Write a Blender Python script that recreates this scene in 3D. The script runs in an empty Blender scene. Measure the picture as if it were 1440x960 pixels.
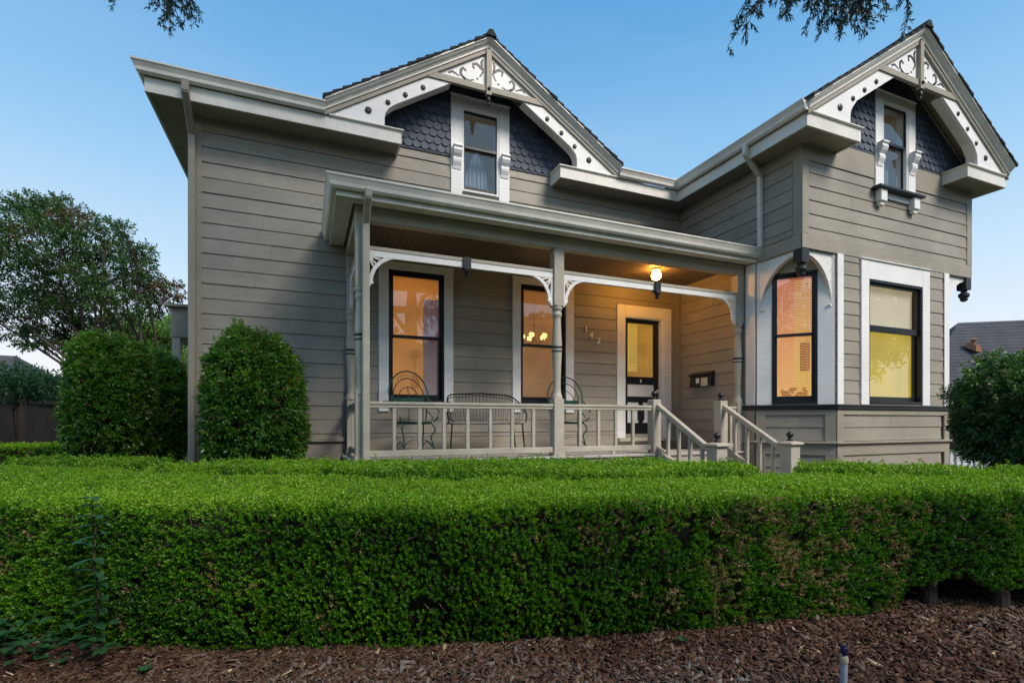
import bpy, math, random
import numpy as np
from mathutils import Vector, Matrix
random.seed(7); RNG = np.random.default_rng(11)
scene = bpy.context.scene
COL = scene.collection
R = math.radians
GZ = -1.4            # ground height while building (camera at 0); all lifted by 1.4 at the end

# ------------------------------------------------------------------ materials
def newmat(name):
    m = bpy.data.materials.new(name); m.use_nodes = True
    nt = m.node_tree; b = nt.nodes['Principled BSDF']
    return m, nt, b
def N(nt, t, **kw):
    n = nt.nodes.new(t)
    for k, v in kw.items():
        if k in n.inputs: n.inputs[k].default_value = v
        else: setattr(n, k, v)
    return n
def L(nt, a, b): nt.links.new(a, b)
def mixc(nt, fac, a, b, mode='MIX'):
    n = nt.nodes.new('ShaderNodeMix'); n.data_type = 'RGBA'; n.blend_type = mode
    for s, v in ((0, fac), (6, a), (7, b)):
        if hasattr(v, 'links'): nt.links.new(v, n.inputs[s])
        else: n.inputs[s].default_value = v
    return n.outputs[2]
def c4(c): return (c[0], c[1], c[2], 1)
def paint(name, col, rough=.55, var=.12, grain=.25, dirt=.25, stretch=(1, 1, 14), spec=.35, isl=0.):
    m, nt, b = newmat(name)
    tc = N(nt, 'ShaderNodeNewGeometry')
    mp = N(nt, 'ShaderNodeMapping'); mp.inputs['Scale'].default_value = stretch
    L(nt, tc.outputs['Position'], mp.inputs['Vector'])
    n1 = N(nt, 'ShaderNodeTexNoise', Scale=3.0, Detail=6.0, Roughness=.65); L(nt, mp.outputs[0], n1.inputs['Vector'])
    n2 = N(nt, 'ShaderNodeTexNoise', Scale=1.1, Detail=5.0, Roughness=.6); L(nt, tc.outputs['Position'], n2.inputs['Vector'])
    n3 = N(nt, 'ShaderNodeTexNoise', Scale=38.0, Detail=4.0, Roughness=.7); L(nt, tc.outputs['Position'], n3.inputs['Vector'])
    r1 = N(nt, 'ShaderNodeMapRange'); r1.inputs[1].default_value = .3; r1.inputs[2].default_value = .7
    r1.inputs[3].default_value = 1 - var; r1.inputs[4].default_value = 1 + var; L(nt, n1.outputs['Fac'], r1.inputs[0])
    r2 = N(nt, 'ShaderNodeMapRange'); r2.inputs[1].default_value = .35; r2.inputs[2].default_value = .7
    r2.inputs[3].default_value = 1; r2.inputs[4].default_value = 1 - dirt; L(nt, n2.outputs['Fac'], r2.inputs[0])
    r3 = N(nt, 'ShaderNodeMapRange'); r3.inputs[1].default_value = .62; r3.inputs[2].default_value = .75
    r3.inputs[3].default_value = 1; r3.inputs[4].default_value = 1 - dirt * .8; L(nt, n3.outputs['Fac'], r3.inputs[0])
    mu = N(nt, 'ShaderNodeMath', operation='MULTIPLY'); L(nt, r1.outputs[0], mu.inputs[0]); L(nt, r2.outputs[0], mu.inputs[1])
    mu2 = N(nt, 'ShaderNodeMath', operation='MULTIPLY'); L(nt, mu.outputs[0], mu2.inputs[0]); L(nt, r3.outputs[0], mu2.inputs[1])
    if isl:
        ri = N(nt, 'ShaderNodeMapRange'); ri.inputs[3].default_value = 1 - isl; ri.inputs[4].default_value = 1 + isl; L(nt, tc.outputs['Random Per Island'], ri.inputs[0])
        mu3 = N(nt, 'ShaderNodeMath', operation='MULTIPLY'); L(nt, mu2.outputs[0], mu3.inputs[0]); L(nt, ri.outputs[0], mu3.inputs[1]); mu2 = mu3
    vm = N(nt, 'ShaderNodeVectorMath', operation='SCALE'); vm.inputs[0].default_value = col; L(nt, mu2.outputs[0], vm.inputs['Scale'])
    L(nt, vm.outputs[0], b.inputs['Base Color'])
    rr = N(nt, 'ShaderNodeMapRange'); rr.inputs[3].default_value = rough - .12; rr.inputs[4].default_value = rough + .15
    L(nt, n1.outputs['Fac'], rr.inputs[0]); L(nt, rr.outputs[0], b.inputs['Roughness'])
    b.inputs['Specular IOR Level'].default_value = spec
    bp = N(nt, 'ShaderNodeBump', Strength=grain, Distance=.004)
    ad = N(nt, 'ShaderNodeMath', operation='ADD'); L(nt, n1.outputs['Fac'], ad.inputs[0]); L(nt, n3.outputs['Fac'], ad.inputs[1])
    L(nt, ad.outputs[0], bp.inputs['Height']); L(nt, bp.outputs[0], b.inputs['Normal'])
    return m
TAUPE = (.338, .304, .246)
M = {}
M['siding'] = paint('siding_paint', TAUPE, .5, .10, .35, .24, isl=.055)
M['taupe'] = paint('taupe_trim_paint', (.35, .314, .246), .5, .08, .2, .2)
M['rail'] = paint('railing_paint', (.48, .44, .355), .45, .10, .25, .25, (2, 2, 2))
M['white'] = paint('white_trim_paint', (.86, .85, .82), .42, .06, .15, .14)
M['gutter'] = paint('gutter_paint', (.78, .75, .665), .36, .07, .05, .22, (2, 2, 2), .5)
M['black'] = paint('black_gloss_paint', (.012, .013, .016), .32, .2, .1, .1, spec=.5)
M['char'] = paint('charcoal_trim_paint', (.03, .032, .036), .4, .2, .2, .1)
M['slate'] = paint('slate_shingle_paint', (.070, .090, .125), .6, .25, .5, .3, (6, 6, 6), isl=.28)
M['roof'] = paint('asphalt_shingle', (.035, .034, .035), .9, .35, .8, .3, (8, 8, 8))
M['farroof'] = paint('grey_roof_shingle', (.075, .077, .085), .85, .3, .8, .35, (1.5, 1.5, 9))
M['farwall'] = paint('neighbour_wall', (.30, .28, .25), .8, .1, .2, .2)
M['deck'] = paint('porch_floor_paint', (.44, .42, .39), .4, .12, .2, .25, (14, 1, 1))
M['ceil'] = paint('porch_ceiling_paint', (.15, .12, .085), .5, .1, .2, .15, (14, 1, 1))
M['green'] = paint('green_wrought_iron', (.012, .062, .048), .4, .25, .1, .2, spec=.5)
M['wire'] = paint('dark_bronze_wire', (.02, .017, .015), .42, .2, .1, .2, spec=.5)
M['fence'] = paint('weathered_fence_wood', (.026, .020, .016), .85, .45, .6, .5, (9, 9, .8))
M['picket'] = paint('white_picket_paint', (.62, .64, .66), .5, .08, .2, .2)
M['bark'] = paint('bark', (.060, .046, .036), .9, .4, .9, .4, (8, 8, 2))
M['twig'] = paint('twig_bark', (.075, .05, .035), .9, .4, .6, .4, (9, 9, 4))
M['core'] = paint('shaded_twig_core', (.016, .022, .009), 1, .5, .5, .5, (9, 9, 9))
M['pipe'] = paint('grey_pvc', (.24, .28, .32), .5, .15, .2, .3, (5, 5, 5))
M['cream'] = paint('cream_plastic', (.34, .30, .21), .5, .1, .1, .2)
M['bluep'] = paint('blue_plastic', (.10, .19, .28), .5, .15, .1, .2)
M['navy'] = paint('navy_plastic', (.01, .012, .05), .3, .2, .05, .1)
M['mat'] = paint('coir_mat', (.03, .02, .018), .95, .4, .8, .3, (20, 20, 20))
M['vent'] = paint('rusty_vent', (.30, .13, .07), .8, .3, .4, .4, (5, 5, 5))
M['brass'] = paint('pale_brass', (.85, .78, .62), .3, .1, .1, .1)
M['pic'] = paint('dark_print', (.09, .03, .025), .5, .6, .1, .4, (9, 9, 9))
M['paper'] = paint('paper_note', (.62, .55, .42), .6, .08, .1, .1)
M['pinetex'] = None

def glass():
    m, nt, b = newmat('window_glass')
    nt.nodes.remove(b); out = nt.nodes['Material Output']
    t = N(nt, 'ShaderNodeBsdfTransparent'); t.inputs[0].default_value = (.9, .93, .92, 1)
    g = N(nt, 'ShaderNodeBsdfGlossy'); g.inputs['Roughness'].default_value = .01; g.inputs[0].default_value = (1, 1, 1, 1)
    n = N(nt, 'ShaderNodeTexNoise', Scale=1.6, Detail=1.0); geo = N(nt, 'ShaderNodeNewGeometry'); L(nt, geo.outputs['Position'], n.inputs['Vector'])
    bp = N(nt, 'ShaderNodeBump', Strength=.12, Distance=.02); L(nt, n.outputs['Fac'], bp.inputs['Height']); L(nt, bp.outputs[0], g.inputs['Normal'])
    f = N(nt, 'ShaderNodeLayerWeight', Blend=.5); pw = N(nt, 'ShaderNodeMath', operation='POWER'); L(nt, f.outputs['Facing'], pw.inputs[0]); pw.inputs[1].default_value = 4.5
    mr = N(nt, 'ShaderNodeMapRange'); mr.inputs[3].default_value = .13; mr.inputs[4].default_value = 1
    L(nt, pw.outputs[0], mr.inputs[0]); mx = N(nt, 'ShaderNodeMixShader')
    L(nt, mr.outputs[0], mx.inputs[0]); L(nt, t.outputs[0], mx.inputs[1]); L(nt, g.outputs[0], mx.inputs[2]); L(nt, mx.outputs[0], out.inputs[0])
    return m
M['glass'] = glass()
def glow(name, lo, hi, z0, z1, strength, mottled=.25):
    """lit surface: warm light falling off with height"""
    m, nt, b = newmat(name)
    geo = N(nt, 'ShaderNodeNewGeometry'); sp = N(nt, 'ShaderNodeSeparateXYZ'); L(nt, geo.outputs['Position'], sp.inputs[0])
    mr = N(nt, 'ShaderNodeMapRange'); mr.inputs[1].default_value = z0 + 1.4; mr.inputs[2].default_value = z1 + 1.4
    L(nt, sp.outputs[2], mr.inputs[0])
    n = N(nt, 'ShaderNodeTexNoise', Scale=1.7, Detail=3.0); L(nt, geo.outputs['Position'], n.inputs['Vector'])
    col = mixc(nt, mr.outputs[0], c4(lo), c4(hi))
    m2 = N(nt, 'ShaderNodeMapRange'); m2.inputs[1].default_value = .3; m2.inputs[2].default_value = .7
    m2.inputs[3].default_value = strength * (1 - mottled); m2.inputs[4].default_value = strength * (1 + mottled); L(nt, n.outputs['Fac'], m2.inputs[0])
    b.inputs['Base Color'].default_value = (.4, .36, .3, 1)
    L(nt, col, b.inputs['Emission Color']); L(nt, m2.outputs[0], b.inputs['Emission Strength']); b.inputs['Roughness'].default_value = .8
    return m
def leafmat(name, stops, trans=.3, rough=.42, spec=.4, brown=((.20, .12, .07), (.36, .26, .15))):
    m, nt, b = newmat(name); out = nt.nodes['Material Output']
    at = N(nt, 'ShaderNodeAttribute'); at.attribute_name = 'rnd'
    cr = N(nt, 'ShaderNodeValToRGB'); e = cr.color_ramp.elements
    k = len(stops); pts = [(.9 * i / (k - 1), s) for i, s in enumerate(stops)] + [(.93, brown[0]), (1.0, brown[1])]
    e[0].position = 0; e[0].color = c4(pts[0][1]); e[1].position = 1; e[1].color = c4(pts[-1][1])
    for p, s in pts[1:-1]:
        q = e.new(p); q.color = c4(s)
    L(nt, at.outputs['Fac'], cr.inputs[0]); L(nt, cr.outputs[0], b.inputs['Base Color'])
    b.inputs['Roughness'].default_value = rough; b.inputs['Specular IOR Level'].default_value = spec
    tr = N(nt, 'ShaderNodeBsdfTranslucent'); L(nt, cr.outputs[0], tr.inputs[0])
    mx = N(nt, 'ShaderNodeMixShader', Fac=trans); L(nt, b.outputs[0], mx.inputs[1]); L(nt, tr.outputs[0], mx.inputs[2]); L(nt, mx.outputs[0], out.inputs[0])
    return m
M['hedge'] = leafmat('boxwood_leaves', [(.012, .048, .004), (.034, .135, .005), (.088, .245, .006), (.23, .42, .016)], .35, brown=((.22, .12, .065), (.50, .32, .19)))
M['shrub'] = leafmat('glossy_shrub_leaves', [(.020, .066, .010), (.046, .135, .014), (.10, .24, .020), (.24, .42, .04)], .35, .33, .5, brown=((.16, .06, .03), (.26, .10, .05)))
M['dshrub'] = leafmat('dark_shrub_leaves', [(.012, .044, .012), (.028, .088, .018), (.058, .155, .024), (.12, .25, .035)], .2, .4)
M['myrtle'] = leafmat('myrtle_leaves', [(.020, .050, .012), (.034, .085, .018), (.055, .12, .024), (.085, .10, .03)], .3, .5, .3, brown=((.12, .045, .025), (.16, .06, .03)))
M['lime'] = leafmat('sunny_green_leaves', [(.06, .14, .02), (.10, .22, .03), (.17, .32, .05), (.28, .42, .08)], .5)
M['conifer'] = leafmat('conifer_leaves', [(.006, .028, .030), (.010, .042, .042), (.018, .06, .05), (.028, .08, .05)], .15, .5)
M['broad'] = leafmat('broad_leaves', [(.012, .05, .016), (.02, .075, .024), (.035, .11, .03)], .3, .45)
M['chips'] = leafmat('bark_mulch', [(.022, .010, .006), (.055, .025, .014), (.090, .046, .026), (.12, .085, .058), (.19, .175, .15)], 0, .85, .2, brown=((.28, .20, .12), (.45, .34, .20)))

M['twigs'] = leafmat('dry_twigs', [(.05, .03, .022), (.11, .065, .045), (.18, .12, .09)], 0, .8, .2)
def ground_mat():
    m, nt, b = newmat('soil_and_mulch')
    g = N(nt, 'ShaderNodeNewGeometry'); n = N(nt, 'ShaderNodeTexNoise', Scale=22.0, Detail=8.0, Roughness=.75); L(nt, g.outputs['Position'], n.inputs['Vector'])
    n2 = N(nt, 'ShaderNodeTexNoise', Scale=.35, Detail=4.0); L(nt, g.outputs['Position'], n2.inputs['Vector'])
    cr = N(nt, 'ShaderNodeValToRGB'); cr.color_ramp.elements[0].color = (.012, .008, .006, 1); cr.color_ramp.elements[1].color = (.08, .045, .03, 1)
    cr.color_ramp.elements[0].position = .35; cr.color_ramp.elements[1].position = .7; L(nt, n.outputs['Fac'], cr.inputs[0]); L(nt, cr.outputs[0], b.inputs['Base Color'])
    bp = N(nt, 'ShaderNodeBump', Strength=1.0, Distance=.03); L(nt, n.outputs['Fac'], bp.inputs['Height']); L(nt, bp.outputs[0], b.inputs['Normal'])
    b.inputs['Roughness'].default_value = .95
    return m
M['ground'] = ground_mat()
def grass_mat():
    m, nt, b = newmat('lawn_and_verge')
    g = N(nt, 'ShaderNodeNewGeometry'); n = N(nt, 'ShaderNodeTexNoise', Scale=9.0, Detail=8.0, Roughness=.75); L(nt, g.outputs['Position'], n.inputs['Vector'])
    cr = N(nt, 'ShaderNodeValToRGB'); cr.color_ramp.elements[0].color = (.02, .035, .012, 1); cr.color_ramp.elements[1].color = (.07, .10, .03, 1)
    L(nt, n.outputs['Fac'], cr.inputs[0]); L(nt, cr.outputs[0], b.inputs['Base Color']); b.inputs['Roughness'].default_value = .95
    return m
M['grass'] = grass_mat()

# ------------------------------------------------------------------ mesh helpers
class Fr:
    """a vertical facade frame: s along, d outward, z up"""
    def __init__(f, O, u, n):
        f.O = Vector((O[0], O[1], 0)); f.u = Vector((u[0], u[1], 0)).normalized(); f.n = Vector((n[0], n[1], 0)).normalized()
    def __call__(f, s, d, z): return f.O + f.u * s + f.n * d + Vector((0, 0, z))
WORLD = Fr((0, 0), (1, 0), (0, 1))
class MB:
    def __init__(s): s.v = []; s.f = []
    def add(s, vs, fs):
        o = len(s.v); s.v += [tuple(v) for v in vs]; s.f += [tuple(i + o for i in f) for f in fs]; return s
    def box(s, x0, x1, y0, y1, z0, z1, fr=None):
        P = [(x, y, z) for z in (z0, z1) for y in (y0, y1) for x in (x0, x1)]
        if fr: P = [fr(*p) for p in P]
        return s.add(P, [(0, 2, 3, 1), (4, 5, 7, 6), (0, 1, 5, 4), (2, 6, 7, 3), (0, 4, 6, 2), (1, 3, 7, 5)])
    def hexa(s, P): return s.add(P, [(0, 2, 3, 1), (4, 5, 7, 6), (0, 1, 5, 4), (2, 6, 7, 3), (0, 4, 6, 2), (1, 3, 7, 5)])
    def prism(s, poly, d0, d1, fr):
        n = len(poly); A = [fr(p[0], d0, p[1]) for p in poly]; B = [fr(p[0], d1, p[1]) for p in poly]
        return s.add(A + B, [tuple(range(n)), tuple(range(2 * n - 1, n - 1, -1))] + [(i, (i + 1) % n, n + (i + 1) % n, n + i) for i in range(n)])
    def strip(s, inner, outer, d0, d1, fr):
        """band between two polylines (same count) given in (s,z)"""
        for i in range(len(inner) - 1):
            s.prism([inner[i], inner[i + 1], outer[i + 1], outer[i]], d0, d1, fr)
        return s
    def sheet(s, x0, x1, d, z0, z1, fr): return s.add([fr(x0, d, z0), fr(x1, d, z0), fr(x1, d, z1), fr(x0, d, z1)], [(0, 1, 2, 3)])
    def beam(s, a, b, w, h, up=(0, 0, 1)):
        a = Vector(a); b = Vector(b); t = (b - a).normalized(); sd = t.cross(Vector(up)).normalized(); u = sd.cross(t).normalized()
        P = []
        for q in (a, b):
            for i in (-1, 1):
                for j in (-1, 1): P.append(q + sd * i * w / 2 + u * j * h / 2)
        return s.hexa(P)
    def tube(s, pts, r, n=8, cap=True):
        pts = [Vector(p) for p in pts]; rs = r if hasattr(r, '__len__') else [r] * len(pts); V = []; F = []
        up = Vector((0, 0, 1)); prev = None
        for i, p in enumerate(pts):
            t = (pts[min(i + 1, len(pts) - 1)] - pts[max(i - 1, 0)]).normalized()
            if prev is None:
                a = t.cross(up if abs(t.z) < .9 else Vector((1, 0, 0))).normalized()
            else: a = (prev - t * prev.dot(t)).normalized()
            prev = a; b2 = t.cross(a)
            for k in range(n):
                w = 2 * math.pi * k / n; V.append(p + (a * math.cos(w) + b2 * math.sin(w)) * rs[i])
        for i in range(len(pts) - 1):
            for k in range(n): F.append((i * n + k, i * n + (k + 1) % n, (i + 1) * n + (k + 1) % n, (i + 1) * n + k))
        if cap: F += [tuple(range(n - 1, -1, -1)), tuple(range((len(pts) - 1) * n, len(pts) * n))]
        return s.add(V, F)
    def lathe(s, c, prof, n=16):
        V = []; F = []
        for r, z in prof:
            for k in range(n):
                w = 2 * math.pi * k / n; V.append((c[0] + r * math.cos(w), c[1] + r * math.sin(w), c[2] + z))
        m = len(prof)
        for i in range(m - 1):
            for k in range(n): F.append((i * n + k, i * n + (k + 1) % n, (i + 1) * n + (k + 1) % n, (i + 1) * n + k))
        F += [tuple(range(n - 1, -1, -1)), tuple(range((m - 1) * n, m * n))]
        return s.add(V, F)
    def sphere(s, c, r, n=14, m=9, sq=1):
        prof = [(max(r * math.sin(math.pi * i / m), .0004), -r * sq * math.cos(math.pi * i / m)) for i in range(m + 1)]
        return s.lathe(c, prof, n)
    def sweep(s, path, prof, cap=True):
        """profile (d outward to the right of travel, z) along an XY path with mitred corners"""
        P = [Vector((p[0], p[1], 0)) for p in path]; V = []; F = []; k = len(prof)
        for i, p in enumerate(P):
            ns = []
            if i > 0: t = (P[i] - P[i - 1]).normalized(); ns.append(Vector((t.y, -t.x, 0)))
            if i < len(P) - 1: t = (P[i + 1] - P[i]).normalized(); ns.append(Vector((t.y, -t.x, 0)))
            m = ns[0] if len(ns) == 1 else (ns[0] + ns[1]) / (1 + ns[0].dot(ns[1]))
            for d, z in prof: V.append(p + m * d + Vector((0, 0, z)))
        for i in range(len(P) - 1):
            for j in range(k): F.append((i * k + j, i * k + (j + 1) % k, (i + 1) * k + (j + 1) % k, (i + 1) * k + j))
        if cap: F += [tuple(range(k)), tuple(range(len(V) - 1, len(V) - k - 1, -1))]
        return s.add(V, F)
    def build(s, name, mat, parent=None, bevel=0, smooth=False):
        me = bpy.data.meshes.new(name); off = Vector((0, 0, 0))
        root = parent
        while root is not None and root.parent is not None: root = root.parent
        if root is not None: off = Vector(root.location)
        if root is None and s.v:
            a = np.array(s.v); off = Vector((float((a[:, 0].min() + a[:, 0].max()) / 2), float((a[:, 1].min() + a[:, 1].max()) / 2), float(a[:, 2].min())))
        me.from_pydata([(v[0] - off.x, v[1] - off.y, v[2] - off.z) for v in s.v], [], s.f); me.update()
        me.materials.append(mat if not isinstance(mat, str) else M[mat])
        import bmesh
        bm = bmesh.new(); bm.from_mesh(me); bmesh.ops.recalc_face_normals(bm, faces=bm.faces); bm.to_mesh(me); bm.free()
        if smooth:
            me.polygons.foreach_set('use_smooth', [True] * len(me.polygons))
            me.set_sharp_from_angle(angle=R(40)) if hasattr(me, 'set_sharp_from_angle') else None
        o = bpy.data.objects.new(name, me); COL.objects.link(o)
        if parent is None: o.location = off
        o.parent = parent
        if bevel:
            bv = o.modifiers.new('bevel', 'BEVEL'); bv.width = bevel; bv.segments = 1; bv.limit_method = 'ANGLE'; bv.angle_limit = R(50)
        return o
def build_split(mb, name, mat, parent, bevel=0, tol=.02):
    # every separate piece becomes an object of its own
    n = len(mb.v); par = list(range(n))
    def fd(i):
        while par[i] != i: par[i] = par[par[i]]; i = par[i]
        return i
    for f in mb.f:
        for k in f[1:]: par[fd(k)] = fd(f[0])
    comp = {}
    for f in mb.f: comp.setdefault(fd(f[0]), []).append(f)
    items = []
    for k, fs in comp.items():
        vs = np.array([mb.v[i] for f in fs for i in f]); items.append([vs.min(0) - tol / 2, vs.max(0) + tol / 2, fs])
    m = len(items); g = list(range(m))
    def gd(i):
        while g[i] != i: i = g[i]
        return i
    for i in range(m):
        for j in range(i):
            if (items[i][0] <= items[j][1]).all() and (items[j][0] <= items[i][1]).all(): g[gd(i)] = gd(j)
    out = {}
    for i in range(m): out.setdefault(gd(i), []).extend(items[i][2])
    res = []
    for fs in out.values():
        q = MB(); mp = {}
        for f in fs:
            for i in f:
                if i not in mp: mp[i] = len(q.v); q.v.append(mb.v[i])
        q.f = [tuple(mp[i] for i in f) for f in fs]; res.append(q.build(name, mat, parent, bevel))
    return res
def thing(name, loc, label, cat, group=None):
    o = bpy.data.objects.new(name, None); COL.objects.link(o); o.location = loc; o['label'] = label; o['category'] = cat
    o.empty_display_size = .2
    if group: o['group'] = group
    return o
def tag(o, label=None, cat=None, group=None, kind=None):
    if label: o['label'] = label
    if cat: o['category'] = cat
    if group: o['group'] = group
    if kind: o['kind'] = kind
    return o
def raw_mesh(name, V, F4, mat, parent=None, rnd=None, off=(0, 0, 0)):
    """numpy mesh of quads"""
    me = bpy.data.meshes.new(name); n = len(V); m = len(F4)
    V = (np.asarray(V, dtype=np.float64) - np.array(off)).astype(np.float32)
    me.vertices.add(n); me.vertices.foreach_set('co', V.ravel())
    me.loops.add(m * 4); me.loops.foreach_set('vertex_index', F4.astype(np.int32).ravel())
    me.polygons.add(m); me.polygons.foreach_set('loop_start', np.arange(0, m * 4, 4, dtype=np.int32))
    me.polygons.foreach_set('loop_total', np.full(m, 4, dtype=np.int32))
    me.update(calc_edges=True); me.materials.append(M[mat])
    if rnd is not None:
        a = me.attributes.new('rnd', 'FLOAT', 'FACE'); a.data.foreach_set('value', np.asarray(rnd, dtype=np.float32))
    o = bpy.data.objects.new(name, me); COL.objects.link(o); o.parent = parent
    if parent is None: o.location = off
    return o

# ------------------------------------------------------------------ numpy noise + leaves
def vnoise(P, scale, seed=0):
    Q = np.asarray(P) * scale + seed * 17.3; I = np.floor(Q).astype(np.int64); f = Q - I; f = f * f * (3 - 2 * f)
    def h(i, j, k):
        x = (i * 374761393 + j * 668265263 + k * 2147483647 + seed * 1274126177) & 0xffffffff
        x = ((x ^ (x >> 13)) * 1274126177) & 0xffffffff
        return ((x ^ (x >> 16)) & 0xffff) / 65535.
    r = 0
    for a in (0, 1):
        for b in (0, 1):
            for c in (0, 1):
                w = (f[:, 0] if a else 1 - f[:, 0]) * (f[:, 1] if b else 1 - f[:, 1]) * (f[:, 2] if c else 1 - f[:, 2])
                r = r + w * h(I[:, 0] + a, I[:, 1] + b, I[:, 2] + c)
    return r
def unit(a): return a / (np.linalg.norm(a, axis=1, keepdims=True) + 1e-9)
def leaves(B, Dr, length, width, rnd, droop=0., fold=.0):
    """B base points, Dr leaf direction, builds rhombic leaves. returns V,F"""
    n = len(B); Dr = unit(Dr); rv = unit(RNG.normal(size=(n, 3))); S = unit(np.cross(Dr, rv))
    L_ = (length * RNG.uniform(.55, 1.4, n))[:, None]; W_ = (width * RNG.uniform(.75, 1.2, n))[:, None] / 2
    dz = np.zeros((n, 3)); dz[:, 2] = -droop * L_[:, 0]
    mid = B + Dr * L_ * .48 + dz * .25
    V = np.stack([B, mid + S * W_, B + Dr * L_ + dz, mid - S * W_], 1).reshape(-1, 3)
    F = np.arange(n * 4).reshape(n, 4)
    return V, F
def tufts(C, D, k, stem, length, width, spread=(35, 85), droop=0.):
    """k leaves around each shoot centre C growing along D"""
    n = len(C); D = unit(D); rv = unit(RNG.normal(size=(n, 3))); A = unit(np.cross(D, rv)); Bv = np.cross(D, A)
    Bs = []; Ds = []
    for j in range(k):
        t = (j + RNG.uniform(0, 1, n)) / k; az = j * 2.4 + RNG.uniform(-.4, .4, n); al = np.radians(spread[1] - (spread[1] - spread[0]) * t + RNG.uniform(-12, 12, n))
        perp = A * np.cos(az)[:, None] + Bv * np.sin(az)[:, None]
        Bs.append(C + D * (stem * t)[:, None]); Ds.append(D * np.cos(al)[:, None] + perp * np.sin(al)[:, None])
    B = np.concatenate(Bs); Dr = np.concatenate(Ds)
    return leaves(B, Dr, length, width, None, droop)
exec_list = []
# ================================================================== THE HOUSE
HOUSE = thing('victorian_house', (0, 7.9, GZ), 'taupe wooden Victorian house with white fretwork gables, lit windows and a railed front porch', 'house')
H = HOUSE
WY = 7.9
FM = Fr((0, WY), (1, 0), (0, -1)); FS = Fr((6.82, 0), (0, 1), (-1, 0))
F45 = Fr((6.82, 6.11), (.73, -.825), (-.825, -.73)); FF = Fr((0, 5.285), (1, 0), (0, -1))
F45R = Fr((10.43, 5.285), (.73, .825), (.825, -.73)); FLW = Fr((-1.43, 0), (0, 1), (-1, 0)); FRW = Fr((11.11, 0), (0, 1), (1, 0))
SOF = 4.11; FLOOR = -.49

def intervals(a, b, cuts):
    out = [(a, b)]
    for c0, c1 in cuts:
        nx = []
        for x0, x1 in out:
            if c1 <= x0 or c0 >= x1: nx.append((x0, x1)); continue
            if c0 > x0: nx.append((x0, c0))
            if c1 < x1: nx.append((c1, x1))
        out = nx
    return [i for i in out if i[1] - i[0] > .002]
def siding(mb, fr, s0, s1, z0, z1, ops=(), pitch=.205, phase=.02, back=True):
    k0 = math.floor((z0 - phase) / pitch)
    k = k0
    while phase + k * pitch < z1:
        b0 = phase + k * pitch; b1 = b0 + pitch
        br = sorted(set([max(b0 + .007, z0), min(b1, z1)] + [z for o in ops for z in (o[2], o[3]) if max(b0 + .007, z0) < z < min(b1, z1)]))
        tl = RNG.uniform(-.0018, .0018); jts = []; xj = s0 + RNG.uniform(.5, 3.2)
        while xj < s1: jts.append(xj); xj += RNG.uniform(2.0, 4.2)
        for za, zb in zip(br[:-1], br[1:]):
            if zb - za < .002: continue
            cuts = [(o[0], o[1]) for o in ops if o[2] < (za + zb) / 2 < o[3]]
            da = .018 - .011 * (za - b0) / pitch + tl; db = .018 - .011 * (zb - b0) / pitch + tl
            for x0, x1 in intervals(s0, s1, cuts):
                cuts2 = [x0] + [x for x in jts if x0 + .1 < x < x1 - .1] + [x1]
                for qi, (xa, xb) in enumerate(zip(cuts2[:-1], cuts2[1:])):
                    xa2 = xa + (.0015 if qi else 0); xb2 = xb - (.0015 if qi < len(cuts2) - 2 else 0); e_ = .0012 * ((qi + k) % 2)
                    mb.hexa([fr(xa2, 0, za), fr(xb2, 0, za), fr(xa2, da + e_, za), fr(xb2, da + e_, za), fr(xa2, 0, zb), fr(xb2, 0, zb), fr(xa2, db + e_, zb), fr(xb2, db + e_, zb)])
        k += 1
    if back:
        br = sorted(set([z0, z1] + [z for o in ops for z in (o[2], o[3]) if z0 < z < z1]))
        for za, zb in zip(br[:-1], br[1:]):
            for x0, x1 in intervals(s0, s1, [(o[0], o[1]) for o in ops if o[2] < (za + zb) / 2 < o[3]]):
                mb.box(x0, x1, -.12, 0, za, zb, fr)
    return mb
# openings (s0,s1,z0,z1)
W1 = (1.18, 2.05, .31, 2.335); W2 = (3.385, 4.25, .31, 2.335); DR = (5.49, 6.385, -.30, 1.955); GW = (2.35, 2.985, 3.74, 5.09)
BF = (8.282, 9.659, .29, 2.26); B45 = (.231, .861, .29, 2.36); WG = (8.625, 9.27, 3.74, 5.165)
# ---- walls
mb = MB(); siding(mb, FM, -1.30, 6.82, -.24, SOF + .17, [W1, W2, DR, GW], phase=.02)
mb.box(-1.42, 6.80, -.12, 0, -1.42, -.24, FM)
siding(mb, FM, -1.30, .55, -1.4, -.30, pitch=.30, phase=-.33, back=False)
build_split(mb, 'wall', 'siding', H, 0)
build_split(MB().box(-1.445, .55, .0, .05, -.30, -.24, FM).box(-1.44, -1.30, 0, .026, -1.4, SOF, FM).box(6.70, 6.80, 0, .024, -.24, 2.6, FM), 'corner_board', 'taupe', H, .004)
mb = MB(); siding(mb, FLW, 8.06, 16, -.9, SOF); mb.box(8.02, 16, -.12, 0, -1.4, -.9, FLW); build_split(mb, 'wall', 'siding', H, 0)
mb = MB(); mb.box(-1.43, 11.11, 15.9, 16, -1.4, SOF); build_split(mb, 'wall', 'siding', H, 0)
mb = MB(); siding(mb, FS, 5.43, 7.88, 2.80, SOF, phase=.02); siding(mb, FS, 6.46, 7.88, FLOOR, 2.80, phase=.02)
mb.box(5.287, 7.88, -.12, 0, 2.578, 2.80, FS); mb.box(6.115, 7.88, -.12, 0, -1.4, FLOOR, FS); mb.box(6.115, 6.46, -.12, 0, FLOOR, 2.578, FS)
mb.box(5.305, 5.43, -.12, .0, 2.80, SOF, FS)
build_split(mb, 'wall', 'siding', H, 0)
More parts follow.
